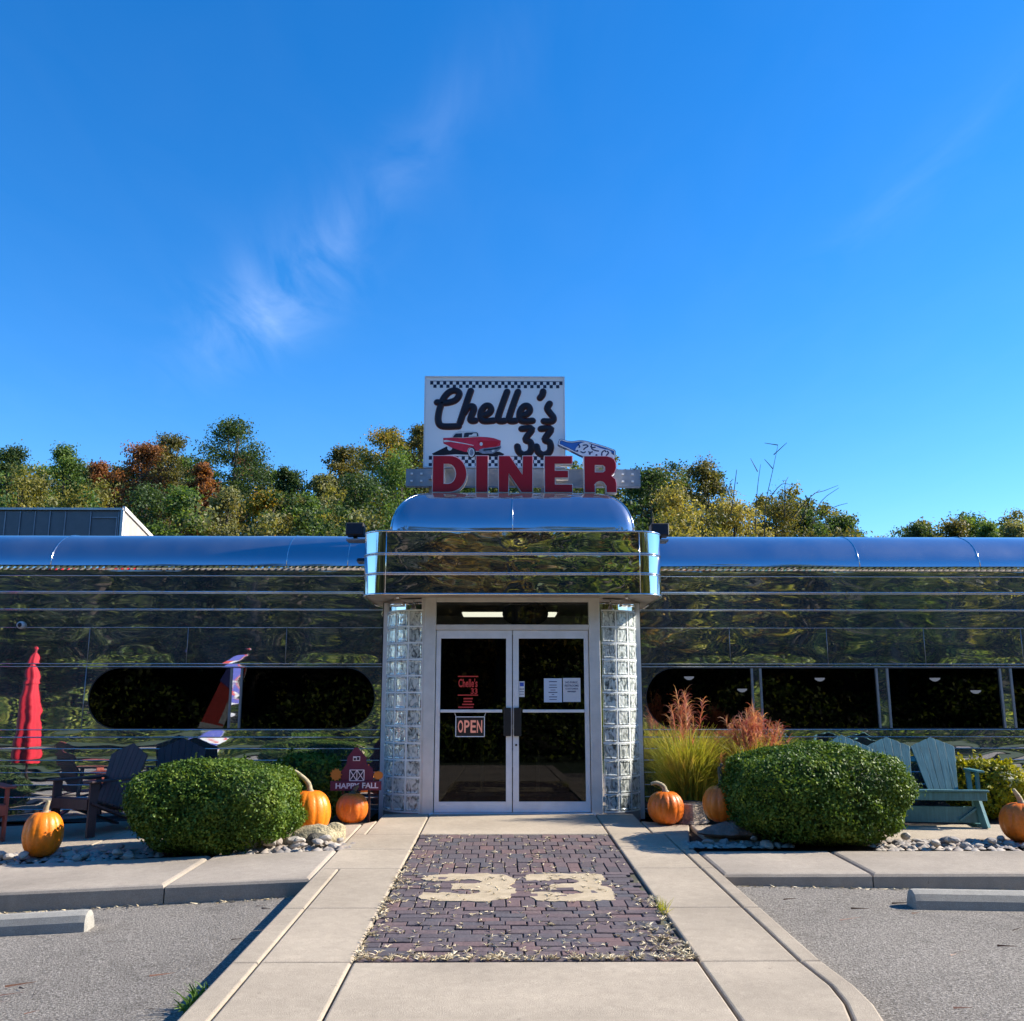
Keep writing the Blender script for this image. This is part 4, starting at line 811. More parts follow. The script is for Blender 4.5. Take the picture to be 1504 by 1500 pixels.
for x in (-1.1, -.1, 1.0): m.box(x - .025, x + .025, YL + .302, YL + .35, 3.9, 4.38); m.box(x - .02, x + .02, YL + .131, YL + .189, 4.25, 4.30)
m.build('rail_post', 'galv', dl)
# the bottle
bt = thing('bottle_sign', 'blue bottle shaped sign with pale script lettering, tilted beside the board', 'sign', (0, 0, 0)); YO = 12.46
ox = lambda c: (815 + c / 11.57 - 636) * .00925 - 1.062
oz = lambda c: 4.536 - (630 + c / 11.57 - 672) * .00955
Q = lambda pts: [(ox(a_), oz(b_)) for a_, b_ in pts]
outb = smoothpath(Q([(70, 118), (45, 205), (100, 240), (210, 290), (400, 385), (600, 470), (760, 520), (930, 560), (995, 545), (1025, 400), (1030, 310), (960, 275), (850, 235), (680, 185), (500, 138), (400, 135), (300, 150), (200, 140), (120, 112), (70, 118)]), 3)
outb = [(p.x, p.y) for p in outb][:-1]
link('bottle_back', fill([outb], .07, YO), 'bottle_navy', bt); link('bottle_rim', fill([inset(outb, .008), inset(outb, .02)], .006, YO - .004), 'bottle_pale', bt); link('bottle_glass', fill([inset(outb, .028)], .004, YO - .003), 'bottle_blue', bt)
lab_ = smoothpath(Q([(430, 190), (345, 290), (400, 365), (520, 420), (680, 455), (780, 490), (930, 520), (985, 470), (1000, 395), (930, 310), (850, 290), (770, 270), (690, 235), (610, 205), (520, 165), (430, 190)]), 3); link('label_field', fill([[(p.x, p.y) for p in lab_][:-1]], .004, YO - .006), 'bottle_pale', bt)
m = MB()
for pth in ([(620, 210), (625, 280), (680, 310), (745, 322)], [(390, 200), (420, 245), (400, 262)], [(470, 225), (530, 215), (560, 240), (520, 262), (480, 300)], [(600, 240), (640, 262), (690, 250)], [(790, 400), (800, 340), (850, 310), (860, 340)], [(880, 320), (910, 350), (870, 400), (900, 420)], [(430, 330), (480, 350), (520, 330)], [(960, 345), (985, 365), (1000, 380)], [(810, 460), (840, 470), (870, 482)], [(640, 330), (600, 345), (560, 330)]):
    m.tube([Vector((p.x, YO - .0075, p.y)) for p in smoothpath(Q(pth), 3)], .009, 6, True, .3, ax=(0, 1, 0))
for p in ((588, 368), (702, 390), (375, 318)): m.tube([(ox(p[0]), YO - .009, oz(p[1])), (ox(p[0]), YO - .002, oz(p[1]))], .015, 8)
m.build('script', 'bottle_navy', bt); m = MB(); m.box(ox(700), ox(700) + .04, YO + .072, YO + .11, 4.38, oz(380)); m.box(ox(150), ox(150) + .04, YO + .072, YO + .13, oz(200) - .03, oz(200)); m.build('bracket', 'galv', bt)

# ================================================================== REAR BUILDING
rb = thing('rear_building', 'grey panelled rear roof screen with pale sloping end rising behind the left wing', 'building', (0, 0, 0)); ry = 17.0
m = MB(); m.box(-14, -7.07, ry + .02, ry + .2, 3.2, 4.74); m.build('front_wall', 'grey_siding', rb)
xe = -7.1
for k, (xa, xb) in enumerate(((-7.62, -7.12), (-8.08, -7.63), (-8.36, -8.09), (-8.63, -8.37), (-8.90, -8.64), (-9.17, -8.91), (-9.44, -9.18), (-9.71, -9.45), (-9.98, -9.72), (-10.4, -9.99))):
    m = MB(); m.box(xa + .004, xb - .004, ry - .002 - .004 * (k % 2), ry + .018, 3.3, 4.72); m.build('wall_panel', 'grey_siding', rb); m = MB(); m.box(xb - .007, xb + .007, ry - .02, ry - .003 - .004 * (k % 2), 3.3, 4.72); m.build('batten', 'galv', rb)
m = MB(); m.box(-7.60, -7.14, ry - .03, ry - .022, 4.60, 4.615); m.box(-7.155, -7.14, ry - .03, ry - .022, 3.5, 4.6); m.build('hatch_outline', 'galv', rb)
m = MB(); m.quad((-7.045, ry, 3.2), (-7.045, ry + 2.4, 3.2), (-7.045, ry + 2.4, 4.30), (-7.045, ry, 4.77)); m.build('end_wall', 'pale_siding', rb)
m = MB(); m.bar((-7.04, ry - .02, 4.78), (-7.04, ry + 2.4, 4.31), .05, .07); m.bar((-14, ry - .01, 4.765), (-7.05, ry - .01, 4.765), .05, .04); m.bar((-7.06, ry - .012, 3.3), (-7.06, ry - .012, 4.74), .05, .05); m.build('roof_trim', 'white_trim', rb)
m = MB(); m.quad((-14, ry, 4.76), (-7.04, ry, 4.76), (-7.04, ry + 2.4, 4.28), (-14, ry + 2.4, 4.28)); m.build('roof', 'alu_dark', rb)

# ================================================================== SEATS
def fan_back(parent, n, wb, wt, h, tilt, y0, z0, mat, x_off=0.0, gable=.12, th=.02):
    for k in range(n):
        a_ = (k / (n) - .5); b_ = ((k + 1) / n - .5); gp = .004; q = lambda u_: h - gable * abs(u_) * 2 * .9
        pts = [(a_ * wb + gp, 0), (b_ * wb - gp, 0), (b_ * wt - gp, q(b_)), ((a_ + b_) / 2 * wt, q((a_ + b_) / 2) + .004), (a_ * wt + gp, q(a_))]
        me = fill([pts], th, 0, .002); o = link('back_slat', me, mat, parent); o.location = (x_off, y0, z0); o.rotation_euler = (-tilt, 0, 0)
def chair_builder(label, mat, loc, rz, group):
    t = thing('adirondack_chair', label, 'chair', loc, rz, group)
    fan_back(t, 7, .44, .58, .78, R(22), .12, .24, mat, 0, .16)
    for k in range(6):
        y = -.36 + k * .088; m = MB(); M = Matrix.Translation((0, y, .395 - k * .026)) @ Matrix.Rotation(R(-16), 4, 'X'); m.obox(M, .52, .08, .02); m.build('seat_slat', mat, t)
    for s in (-1, 1):
        m = MB(); m.box(s * .29 - .065, s * .29 + .065, -.46, .26, .575, .598); m.build('arm', mat, t, bevel=.006)
        m = MB(); m.box(s * .285 - .012, s * .285 + .012, -.42, -.31, 0, .573); m.build('leg', mat, t)
        m = MB(); m.bar((s * .262, -.40, .36), (s * .262, .48, .03), .022, .11, (1, 0, 0)); m.build('leg', mat, t)
        m = MB(); m.bar((s * .285, .20, .57), (s * .285, .24, .15), .024, .07, (1, 0, 0)); m.build('leg', mat, t)
    m = MB(); m.box(-.272, .272, -.432, -.41, .29, .40); m.build('apron', mat, t); m = MB(); M = Matrix.Translation((0, .335, .70)) @ Matrix.Rotation(R(-22), 4, 'X'); m.obox(M, .54, .03, .06); m.build('back_rail', mat, t)
    return t
gC = 'adirondack chairs on the patio'
c1 = chair_builder('dark brown adirondack chair turned to the left, left of the round bush', 'wood_dark', (-4.72, 11.3, walk_z(-4.72, 11.3)), R(-26), gC)
c2 = copy_tree(c1); c2.location = (-4.08, 11.85, walk_z(-4.08, 11.85)); c2.rotation_euler = (0, 0, R(8)); c2['label'] = 'dark brown adirondack chair whose back top shows over the left bush'
c3 = chair_builder('teal adirondack chair mostly hidden behind the right bush', 'teal', (3.76, 10.72, walk_z(3.9, 10.7)), R(-4), gC)
for x, y, rz, lb in ((-6.05, 11.0, R(40), 'red adirondack chair just beyond the left edge, mirrored in the ribbed steel'), (-8.3, 11.4, R(-10), 'red adirondack chair beside the closed umbrella, mirrored in the ribbed steel')):
    c = chair_builder(lb, 'wood_red', (x, y, walk_z(x, y)), rz, 'red chairs mirrored in the wall')
# teal double glider bench
gb = thing('glider_bench', 'teal wooden double glider bench with two fan backs on the right patio', 'bench', (4.60, 10.80, walk_z(4.60, 10.80)), R(-8))
for xo in (-.25, .25): fan_back(gb, 5, .32, .49, 0.70, R(30), .30, .32, 'teal', xo, .13, .022)
for k in range(5): m = MB(); M = Matrix.Translation((0, -.06 + k * .088, .37 - k * .012)) @ Matrix.Rotation(R(-8), 4, 'X'); m.obox(M, 1.06, .078, .022); m.build('seat_slat', 'teal', gb)
m = MB(); m.box(-.56, .56, -.14, -.112, .285, .375); m.build('apron', 'teal', gb, bevel=.004)
m = MB(); m.box(-.58, .58, -.165, -.105, .377, .40); m.build('front_rail', 'teal', gb, bevel=.004)
m = MB(); m.box(-.52, .52, -.05, -.025, .045, .215); m.build('base_board', 'teal', gb, bevel=.004)
for s in (-1, 1):
    m = MB(); m.bar((s * .53, -.13, 0), (s * .48, -.05, .30), .045, .075); m.build('leg', 'teal', gb); m = MB(); m.bar((s * .58, .36, 0), (s * .53, .20, .36), .045, .065); m.build('leg', 'teal', gb)
    m = MB(); m.box(s * .545 - .04, s * .545 + .04, -.06, .40, .575, .597); m.build('arm', 'teal', gb, bevel=.005); m = MB(); m.box(s * .545 - .014, s * .545 + .014, .04, .10, .375, .573); m.build('arm_post', 'teal', gb); m = MB(); m.bar((s * .545, .33, .30), (s * .545, .37, .573), .03, .05); m.build('arm_post', 'teal', gb)
    m = MB(); m.bar((s * .50, -.06, .018), (s * .50, .42, .018), .08, .035); m.build('runner', 'teal', gb); m = MB(); m.bar((s * .46, -.07, .20), (s * .28, -.07, .07), .02, .03, (0, 1, 0)); m.build('brace', 'teal', gb)
m = MB(); M = Matrix.Translation((0, .54, .68)) @ Matrix.Rotation(R(-30), 4, 'X'); m.obox(M, .96, .03, .06); m.build('back_rail', 'teal', gb)

# ================================================================== PUMPKINS, BARN SIGN, STONES
def pumpkin(label, loc, wd, ht, ribs, mat, stem, stem_mat, seed):
    rg = random.Random(seed); t = thing('pumpkin', label, 'pumpkin', loc, rg.uniform(0, 6), 'pumpkins set out before the diner'); m = MB(); ph = [rg.uniform(.8, 1.2) for _ in range(ribs)]
    fn = lambda a_: 1 - .055 * ph[int(a_ / (2 * math.pi) * ribs) % ribs] * (1 - abs(math.sin(a_ * ribs / 2)) ** .6) + .02 * math.sin(2 * a_ + seed)
    prof = []
    for i in range(19):
        u_ = -1 + 2 * i / 18; a_ = u_ * math.pi / 2; r_ = wd / 2 * max(0, math.cos(a_)) ** .72; z = ht / 2 + ht / 2 * math.sin(a_) * (1 - .10 * (abs(u_) > .85) * (abs(u_) - .85) / .15)
        prof.append((max(r_, .004), z))
    m.lathe(prof, ribs * 8, fn=fn); m.build('body', mat, t, True)
    m = MB(); z0 = ht * .93; P = smoothpath([(0, 0, z0)] + [(a_, b_, z0 + c) for a_, b_, c in stem], 4); m.tube(P, [(.034 - .018 * i / len(P)) + (.014 if i < 2 else 0) for i in range(len(P))], 7); o = m.build('stem', stem_mat, t, True); o.rotation_euler = (0, 0, -t.rotation_euler.z)
    return t
pumpkin('tall bright orange pumpkin on the river stones at the far left', (-4.62, 9.72, walk_z(-4.62, 9.72) + .0), .375, .43, 11, 'pumpkin_bright', [(.01, 0, .06), (.03, 0, .13)], 'stem_tan', 1)
pumpkin('bright orange pumpkin with long curved stem at the right side of the left bush', (-2.15, 10.35, walk_z(-2.15, 10.35)), .45, .46, 12, 'pumpkin_bright', [(-.02, 0, .09), (-.09, -.02, .17), (-.17, -.03, .23)], 'stem_tan', 2)
pumpkin('shaded orange pumpkin under the barn sign', (-1.82, 11.12, walk_z(-1.82, 11.1)), .36, .33, 11, 'pumpkin', [(.02, 0, .05), (.06, 0, .10)], 'stem_dark', 3)
pumpkin('round orange pumpkin beside the right glass column', (1.70, 10.95, walk_z(1.7, 10.95)), .40, .36, 13, 'pumpkin', [(-.02, 0, .07), (-.09, 0, .11), (-.16, 0, .10)], 'stem_tan', 4)
pumpkin('orange pumpkin on the flat rock left of the right bush', (2.16, 10.2, walk_z(2.16, 10.2) + .13), .40, .37, 12, 'pumpkin', [(0, 0, .08), (-.01, 0, .19), (.02, -.01, .24)], 'stem_dark', 5)
pumpkin('orange pumpkin cut by the right edge, on the stones', (5.06, 9.75, walk_z(5, 9.75)), .44, .38, 12, 'pumpkin', [(-.02, 0, .07), (-.07, 0, .15)], 'stem_tan', 6)
# barn sign
bs = thing('barn_sign', 'dark red barn shaped HAPPY FALL sign in the shade by the left column', 'sign', (0, 11.3, 0)); cxb = lambda c: -2.098 + (c - 540) / 8.36 * .00803
czb = lambda c: .322 + (690 - c) / 8.36 * .00803
BP = lambda pts: [(cxb(a_), czb(b_)) for a_, b_ in pts]
link('barn_panel', fill([BP([(655, 600), (655, 480), (700, 420), (718, 395), (728, 310), (790, 230), (810, 200), (850, 198), (870, 225), (945, 305), (962, 390), (1030, 440), (1040, 480), (1040, 600)])], .02, 0, .002), 'barn_red', bs)
bn = link('banner', fill([BP([(538, 590), (1142, 590), (1142, 690), (538, 695)])], .022, -.024, .002), 'barn_red', bs)
link('lettering', text('HAPPY', cxb(600), cxb(885), czb(672), czb(608), -.028, .004, .03), 'barn_white', bn); link('lettering', text('FALL', cxb(918), cxb(1110), czb(668), czb(604), -.028, .004, .03), 'barn_white', bn)
x0, x1, z0, z1 = cxb(762), cxb(934), czb(582), czb(458); xm = (x0 + x1) / 2
m = MB(); m.box(x0, x1, -.006, -.002, z0, z1); dd = m.build('barn_doors', 'barn_black', bs); m = MB(); t_ = .0085
for a_, b_ in (((x0, z0), (x1, z0)), ((x0, z1), (x1, z1)), ((x0, z0), (x0, z1)), ((x1, z0), (x1, z1)), ((xm, z0), (xm, z1))): m.bar((a_[0], -.009, a_[1]), (b_[0], -.009, b_[1]), t_, .006, (0, 1, 0))
for xa, xb in ((x0, xm), (xm, x1)): m.bar((xa, -.010, z0), (xb, -.010, z1), t_, .0055, (0, 1, 0)); m.bar((xa, -.0115, z1), (xb, -.0115, z0), t_, .005, (0, 1, 0))
m.build('door_cross', 'barn_white', dd)
m = MB(); a_, b_ = cxb(795), cxb(880); m.box(a_, b_, -.006, -.002, czb(352), czb(300)); lw = m.build('loft_window', 'barn_white', bs); m = MB(); m.box(a_ + .008, (a_ + b_) / 2 - .006, -.009, -.0062, czb(345), czb(318)); m.box((a_ + b_) / 2 + .004, b_ - .008, -.009, -.0062, czb(342), czb(308)); m.build('loft_pane', 'barn_black', lw)
link('painted_leaf', fill([[(cxb(598) + (.052 if i % 2 else .073) * math.cos(2 * math.pi * i / 22), czb(512) + (.055 if i % 2 else .076) * math.sin(2 * math.pi * i / 22)) for i in range(22)]], .012, -.014), 'barn_orange', bs)
pk = link('painted_pumpkin', fill([[(cxb(1105) + .055 * math.cos(2 * math.pi * i / 24) * (1 - .04 * (i % 4 == 0)), czb(520) + .046 * math.sin(2 * math.pi * i / 24)) for i in range(24)]], .012, -.014), 'barn_orange', bs); m = MB(); m.box(cxb(1100), cxb(1112), -.012, -.004, czb(478), czb(460)); m.build('painted_stem', 'barn_green', pk)
m = MB()
for c_ in (680, 1000): m.box(cxb(c_) - .012, cxb(c_) + .012, .021, .04, -.06, .36)
m.build('stake', 'wood_dark', bs)
def rock(label, name, loc, size, mat, seed, cat='rock', group=None, sub=3, flat=False):
    bm = bmesh.new(); bmesh.ops.create_icosphere(bm, subdivisions=sub, radius=.5); rg = np.random.default_rng(seed); pl = [(Vector(rg.normal(size=3)).normalized(), rg.uniform(.30, .46)) for _ in range(12)]
    for v in bm.verts:
        for nrm_, d_ in pl:
            k = v.co.dot(nrm_)
            if k > d_: v.co -= nrm_ * (k - d_) * .9
        v.co += Vector(rg.normal(size=3)) * .008
        v.co = Vector((v.co.x * size[0], v.co.y * size[1], v.co.z * size[2]))
    me = bpy.data.meshes.new(name); bm.to_mesh(me); bm.free(); o = link(name, me, mat); o.location = loc; o.rotation_euler = (0, 0, 0); return tag(o, label, cat, group)
rock('long flat dark ledge stone under the pumpkin left of the right bush', 'ledge_stone', (2.32, 10.08, walk_z(2.3, 10.1) + .055), (.95, .62, .24), 'ledge', 21)
rock('pale yellow sandstone boulder at the right foot of the left bush', 'boulder', (-2.0, 9.92, walk_z(-2, 9.9) + .05), (.52, .34, .24), 'sandstone', 22)
rock('small yellow sandstone rock nearest the walkway in the left bed', 'boulder', (-1.82, 10.0, walk_z(-1.8, 10.0) + .05), (.30, .26, .24), 'sandstone', 23)
rock('small dark rock between the yellow boulders of the left bed', 'boulder', (-1.96, 9.74, walk_z(-1.9, 9.7) + .045), (.22, .18, .20), 'dark_stone', 24)
rock('tan rock tucked under the left bush beside the bright pumpkin', 'boulder', (-2.33, 10.0, walk_z(-2.3, 10.0) + .05), (.46, .3, .24), 'sandstone', 25)
su = thing('tree_stump', 'weathered pale tree stump at the foot of the red plumed grass', 'stump', (2.0, 11.12, walk_z(2, 11.12))); m = MB(); fnb = lambda a_: 1 + .07 * math.sin(3 * a_ + 1) + .05 * math.sin(7 * a_); m.lathe([(.21, 0), (.185, .04), (.17, .12), (.165, .205), (.15, .215), (.10, .20), (.0, .19)], 36, fn=fnb); m.build('bark', 'stump', su)
m = MB(); m.lathe([(.13, .213), (.12, .225), (0, .222)], 24, fn=fnb); m.build('cut_face', 'bark', su)
# river stones: the larger ones singly, the small ones as gravel
rg = np.random.default_rng(7); proto = []
for k in range(6):
    bm = bmesh.new(); bmesh.ops.create_icosphere(bm, subdivisions=2, radius=.5)
    pl_ = [(Vector(rg.normal(size=3)).normalized(), rg.uniform(.30, .44)) for _ in range(9)]
    for v in bm.verts:
        for n_, d_ in pl_:
            kk_ = v.co.dot(n_)
            if kk_ > d_: v.co -= n_ * (kk_ - d_) * .92
    for v in bm.verts: n_ = v.co.copy(); v.co *= 1 + .06 * math.sin(n_.x * 7 + k) + .08 * math.sin(n_.y * 9 + 2 * k) + rg.normal() * .012
    me = bpy.data.meshes.new('river_stone'); bm.to_mesh(me); bm.free(); me.materials.append(MATS['river_stone']); proto.append(me)
BEDS = [('L', -6.2, -3.5, 9.46, 9.98, 46), ('L2', -2.75, -1.66, 9.48, 9.72, 34), ('R', 3.55, 6.0, 9.36, 9.88, 56), ('R2', 1.75, 2.6, 9.55, 9.75, 10)]
for nm, xa, xb, ya, yb, cnt in BEDS:
    for k in range(cnt):
        x, y = rg.uniform(xa, xb), rg.uniform(ya, yb); s_ = rg.uniform(.06, .135); o = bpy.data.objects.new('river_stone', proto[rg.integers(6)]); COL.objects.link(o)
        o.location = (x, y, walk_z(x, y) - .03 + s_ * .28 + (.05 if rg.random() < .25 else 0)); o.scale = (s_ * rg.uniform(.9, 1.6), s_, s_ * rg.uniform(.45, .8)); o.rotation_euler = (rg.normal() * .25, rg.normal() * .25, rg.uniform(0, 6))
        tag(o, 'rounded grey or tan river stone in the planting bed ' + ('left of the doors' if x < 0 else 'right of the doors'), 'stone', 'river stones in the beds')
pe = MB()
for nm, xa, xb, ya, yb, cnt in BEDS:
    for k in range(int((xb - xa) * 170)):
        x, y = rg.uniform(xa - .1, xb + .1), rg.uniform(ya - .02, yb + .06); s_ = rg.uniform(.02, .05); c = (x, y, walk_z(x, y) - .02); n = len(pe.v); a0 = rg.uniform(0, 6)
        pe.v += [(c[0], c[1], c[2] + s_ * .8)] + [(c[0] + s_ * math.cos(a0 + j * 1.05) * rg.uniform(.8, 1.2), c[1] + s_ * math.sin(a0 + j * 1.05), c[2] + s_ * .2) for j in range(6)]; pe.f += [(n, n + 1 + j, n + 1 + (j + 1) % 6) for j in range(6)]
tag(pe.build('gravel', 'pebble', smooth=True), kind='stuff')

# ================================================================== PLANTS
def bush(name, label, x, y, rx, ry_, hgt, n, mat, seed, cat='bush', leaf=(.036, .022), group=None):
    rg = np.random.default_rng(seed); z = walk_z(x, y) - .04; t = thing(name, label, cat, (x, y, z), 0, group)
    ph = rg.uniform(0, 6, 8)
    def lump(d): return 1 + .06 * np.sin(5 * d[:, 0] + ph[0]) * np.sin(4 * d[:, 2] + ph[1]) + .04 * np.sin(7 * d[:, 1] + ph[2] + 3 * d[:, 0]) + .035 * np.sin(11 * d[:, 0] + ph[3]) * np.sin(9 * d[:, 2] + ph[4])
    d = rg.normal(size=(n, 3)); d /= np.linalg.norm(d, axis=1)[:, None]
    def se(d, pw=3.0): return (np.abs(d) ** pw).sum(1) ** (-1 / pw)
    rad = se(d) * lump(d) * (1 - np.abs(rg.normal(size=n)) * .075) ; hol = rg.random(n) < .05; rad = rad * np.where(hol, rg.uniform(1.0, 1.07, n), 1)
    P = d * rad[:, None] * np.array([rx, ry_, hgt / 2]) * .985 + np.array([0, 0, hgt / 2]); nr = d / np.array([rx, ry_, hgt / 2]); nr /= np.linalg.norm(nr, axis=1)[:, None]
    gap = np.sin(P[:, 0] * 9 + ph[5]) * np.sin(P[:, 2] * 11 + ph[6]) * np.sin(P[:, 1] * 8 + ph[7]) ; k = (P[:, 2] > .02) & ((gap < .55) | (rg.random(n) < .25)); leaves('foliage', P[k], leaf[0], leaf[1], rg, mat, t, nr[k], .25)
    m = MB(); m.lathe([(.02, .06)] + [(math.cos(a_) ** .7 * .84, hgt / 2 + hgt / 2 * .86 * math.sin(a_)) for a_ in np.linspace(-1.2, 1.5, 9)], 20); m.v = [(vx * rx, vy * ry_, vz) for vx, vy, vz in m.v]; m.build('shade_core', 'leaf_dark', t)  # solid dark core standing in for the shaded inside of the bush
    ns = 70; q_ = rg.integers(0, n, ns); sh = P[q_]; tp = sh + nr[q_] * rg.uniform(.03, .10, ns)[:, None] + np.array([0, 0, .03]); f_ = rg.random((ns, 9, 1)); pl = (sh[:, None] * (1 - f_) + tp[:, None] * f_).reshape(-1, 3) + rg.normal(size=(ns * 9, 3)) * .008; kk = pl[:, 2] > .2; leaves('shoots', pl[kk], leaf[0], leaf[1], rg, mat, t, kind='stuff')
    m = MB()
    for q in range(5): a_ = q * 1.26; m.tube([(0.03 * math.cos(a_), .03 * math.sin(a_), -.02), (.12 * math.cos(a_), .12 * math.sin(a_), .2), (.3 * rx * math.cos(a_), .3 * ry_ * math.sin(a_), hgt * .5)], [.02, .016, .008], 6)
    m.build('stem', 'bark', t); return t
bush('boxwood_bush', 'clipped round boxwood bush in the bed left of the doors', -3.0, 9.88, .84, .66, .87, 46000, 'boxwood', 31, group='clipped boxwood bushes')
bush('boxwood_bush', 'clipped round boxwood bush in the bed right of the doors', 3.03, 9.92, .90, .66, .97, 50000, 'boxwood', 32, group='clipped boxwood bushes')
bush('yellow_bush', 'yellow leaved bush by the wall at the far right', 5.72, 11.75, .48, .4, .66, 5000, 'yellow_leaf', 33, leaf=(.06, .035))
bush('hedge_shrub', 'low green shrub beyond the left edge, seen mirrored in the wall', -7.75, 10.9, .75, .5, .68, 9000, 'hedge_leaf', 34, leaf=(.06, .035))
bush('hedge_shrub', 'dark shrub in the shade against the wall behind the left bush', -2.45, 11.75, .42, .35, .78, 7000, 'boxwood', 35, leaf=(.05, .03))
def plume_grass(label, x, y, r0, hh_, spread, n, seed, plumes, pz):
    rg = np.random.default_rng(seed); z = walk_z(x, y) - .03; t = thing('ornamental_grass', label, 'grass', (x, y, z), 0, 'ornamental grasses right of the doors')
    a_ = rg.uniform(0, 2 * np.pi, n); rr = np.sqrt(rg.random(n)) * r0; b = np.stack([rr * np.cos(a_), rr * np.sin(a_), np.zeros(n)], 1)
    sp = rg.uniform(.15, 1.0, n) ** .8 * spread; L = hh_ * rg.uniform(.55, 1.06, n); tz = np.sqrt(np.maximum(.1, L ** 2 - sp ** 2 * .8)); a2 = a_ + rg.normal(size=n) * .5
    tip = b + np.stack([sp * np.cos(a2), sp * np.sin(a2), tz * rg.uniform(.78, 1, n)], 1); bend = np.stack([-sp * np.cos(a2) * .18, -sp * np.sin(a2) * .18, .16 * L], 1)
    ribbons('blades', b, tip, bend, .011, rg, 'grass_blade', t, 5)
    P = []; B = []; Tp = []
    for k in range(plumes):
        aa = rg.uniform(0, 6.28); q = abs(rg.normal()) * .17 * (spread / .44) ** 1.6; x0, y0 = q * math.cos(aa), q * math.sin(aa); zt_ = pz * rg.uniform(.80, 1.06) - q * .55
        B.append((x0 * .4, y0 * .4, .1)); Tp.append((x0, y0, zt_)); m_ = 44
        for i in range(m_):
            f = i / m_; base = np.array([x0 * (.75 + .25 * f), y0 * (.75 + .25 * f), zt_ - .34 * (1 - f)]); d = rg.normal(size=3); d[2] = abs(d[2]) * .6 + .35; d /= np.linalg.norm(d); P.append((base, base + d * rg.uniform(.06, .15)))
    B = np.array(B); Tp = np.array(Tp); ribbons('plume_stalk', B, Tp, np.zeros_like(B), .006, rg, 'grass_blade', t, 3)
    b = np.array([p[0] for p in P]); e = np.array([p[1] for p in P]); dr = np.zeros_like(b); dr[:, 2] = .025; ribbons('plume', b, e, dr, .0075, rg, 'plume_red', t, 3)
plume_grass('yellow green fountain grass with few red plumes beside the right column', 2.08, 11.50, .22, 1.10, .44, 2400, 41, 14, 1.44)
plume_grass('fuller red plumed fountain grass between the first clump and the right bush', 2.86, 11.52, .22, 1.05, .64, 2200, 42, 70, 1.24)
wd = thing('weed', 'small green weed sprouting at the left edge of the walkway', 'weed', (-1.74, 5.42, lot_z(-1.74, 5.42))); rg = np.random.default_rng(5); n = 70; b = np.stack([rg.normal(size=n) * .02, rg.normal(size=n) * .10, np.full(n, .02)], 1); tip = b + np.stack([rg.normal(size=n) * .05 - .02, rg.normal(size=n) * .05, rg.uniform(.03, .11, n)], 1); ribbons('leaf', b, tip, np.stack([np.zeros(n), np.zeros(n), np.full(n, .01)], 1), .017, rg, 'weed_leaf', wd, 3)
wd = thing('weed', 'tiny grass tuft growing at the right edge of the bricks', 'weed', (.99, 6.98, walk_z(1, 6.98) - .01)); n = 40; b = np.stack([rg.normal(size=n) * .012, rg.normal(size=n) * .05, np.zeros(n)], 1); tip = b + np.stack([rg.normal(size=n) * .035, rg.normal(size=n) * .035, rg.uniform(.04, .11, n)], 1); ribbons('blade', b, tip, np.zeros((n, 3)), .007, rg, 'grass_blade', wd, 2)
# dry straw in the brick joints
B, T = [], []
def tuft(x, y, n, l, hgt):
    for _ in range(n):
        a_ = rg.uniform(0, 6.28); q = l * rg.uniform(.4, 1); z = walk_z(x, y) + .003; B.append((x, y, z)); T.append((x + q * math.cos(a_), y + q * math.sin(a_), z + hgt * rg.uniform(.2, 1)))
for k in range(170):                                                    # thick along the edges
    y = rg.uniform(5.8, 8.6); s = -1 if rg.random() < .55 else 1
    if s > 0 and y > 7.4 : continue
    tuft(s * (.985 - abs(rg.normal()) * .045), y, 6, .05, .02)
for k in range(160): tuft(rg.uniform(-.98, .98), 5.80 + abs(rg.normal()) * .05, 7, .05, .022)
for k in range(55): tuft(.93 - abs(rg.normal()) * .12, 5.9 + abs(rg.normal()) * .3, 7, .05, .02)
for k in range(420):
    x = -.98 + 1.96 * rg.random() ** 1.3; y = 5.85 + 4.4 * rg.random() ** 1.25; tuft(x, y, 5, .045, .012)
B = np.array(B); T = np.array(T); ribbons('dry_grass', B, T, np.stack([np.zeros(len(B)), np.zeros(len(B)), np.full(len(B), .004)], 1), .0075, rg, 'straw', None, 2, 'stuff')
B, T = [], []
for k in range(46):
    s = -1 if rg.random() < .55 else 1; x = s * rg.uniform(1.9, 4.6); y = rg.uniform(5.2, 7.9); z = lot_z(x, y) + .006; a_ = rg.normal() * .5; L = rg.uniform(.05, .2)
    B.append((x, y, z)); T.append((x + L * math.cos(a_), y + L * math.sin(a_), z + .004))
B = np.array(B); T = np.array(T); ribbons('leaf_litter', B, T, np.zeros_like(B), .012, rg, 'litter', None, 2, 'stuff')
B, T = [], []
for k in range(420):                                                     # thin weeds and grit along the foot of the kerbs
    s = -1 if rg.random() < .4 else 1; x = s * rg.uniform(1.72, 5.6); y = (8.08 if s < 0 else 8.22) - abs(rg.normal()) * .02; z = lot_z(x, y); B.append((x, y, z)); T.append((x + rg.normal() * .03, y - abs(rg.normal()) * .03, z + rg.uniform(.004, .022)))
B = np.array(B); T = np.array(T); ribbons('kerb_litter', B, T, np.zeros_like(B), .01, rg, 'straw', None, 2, 'stuff')

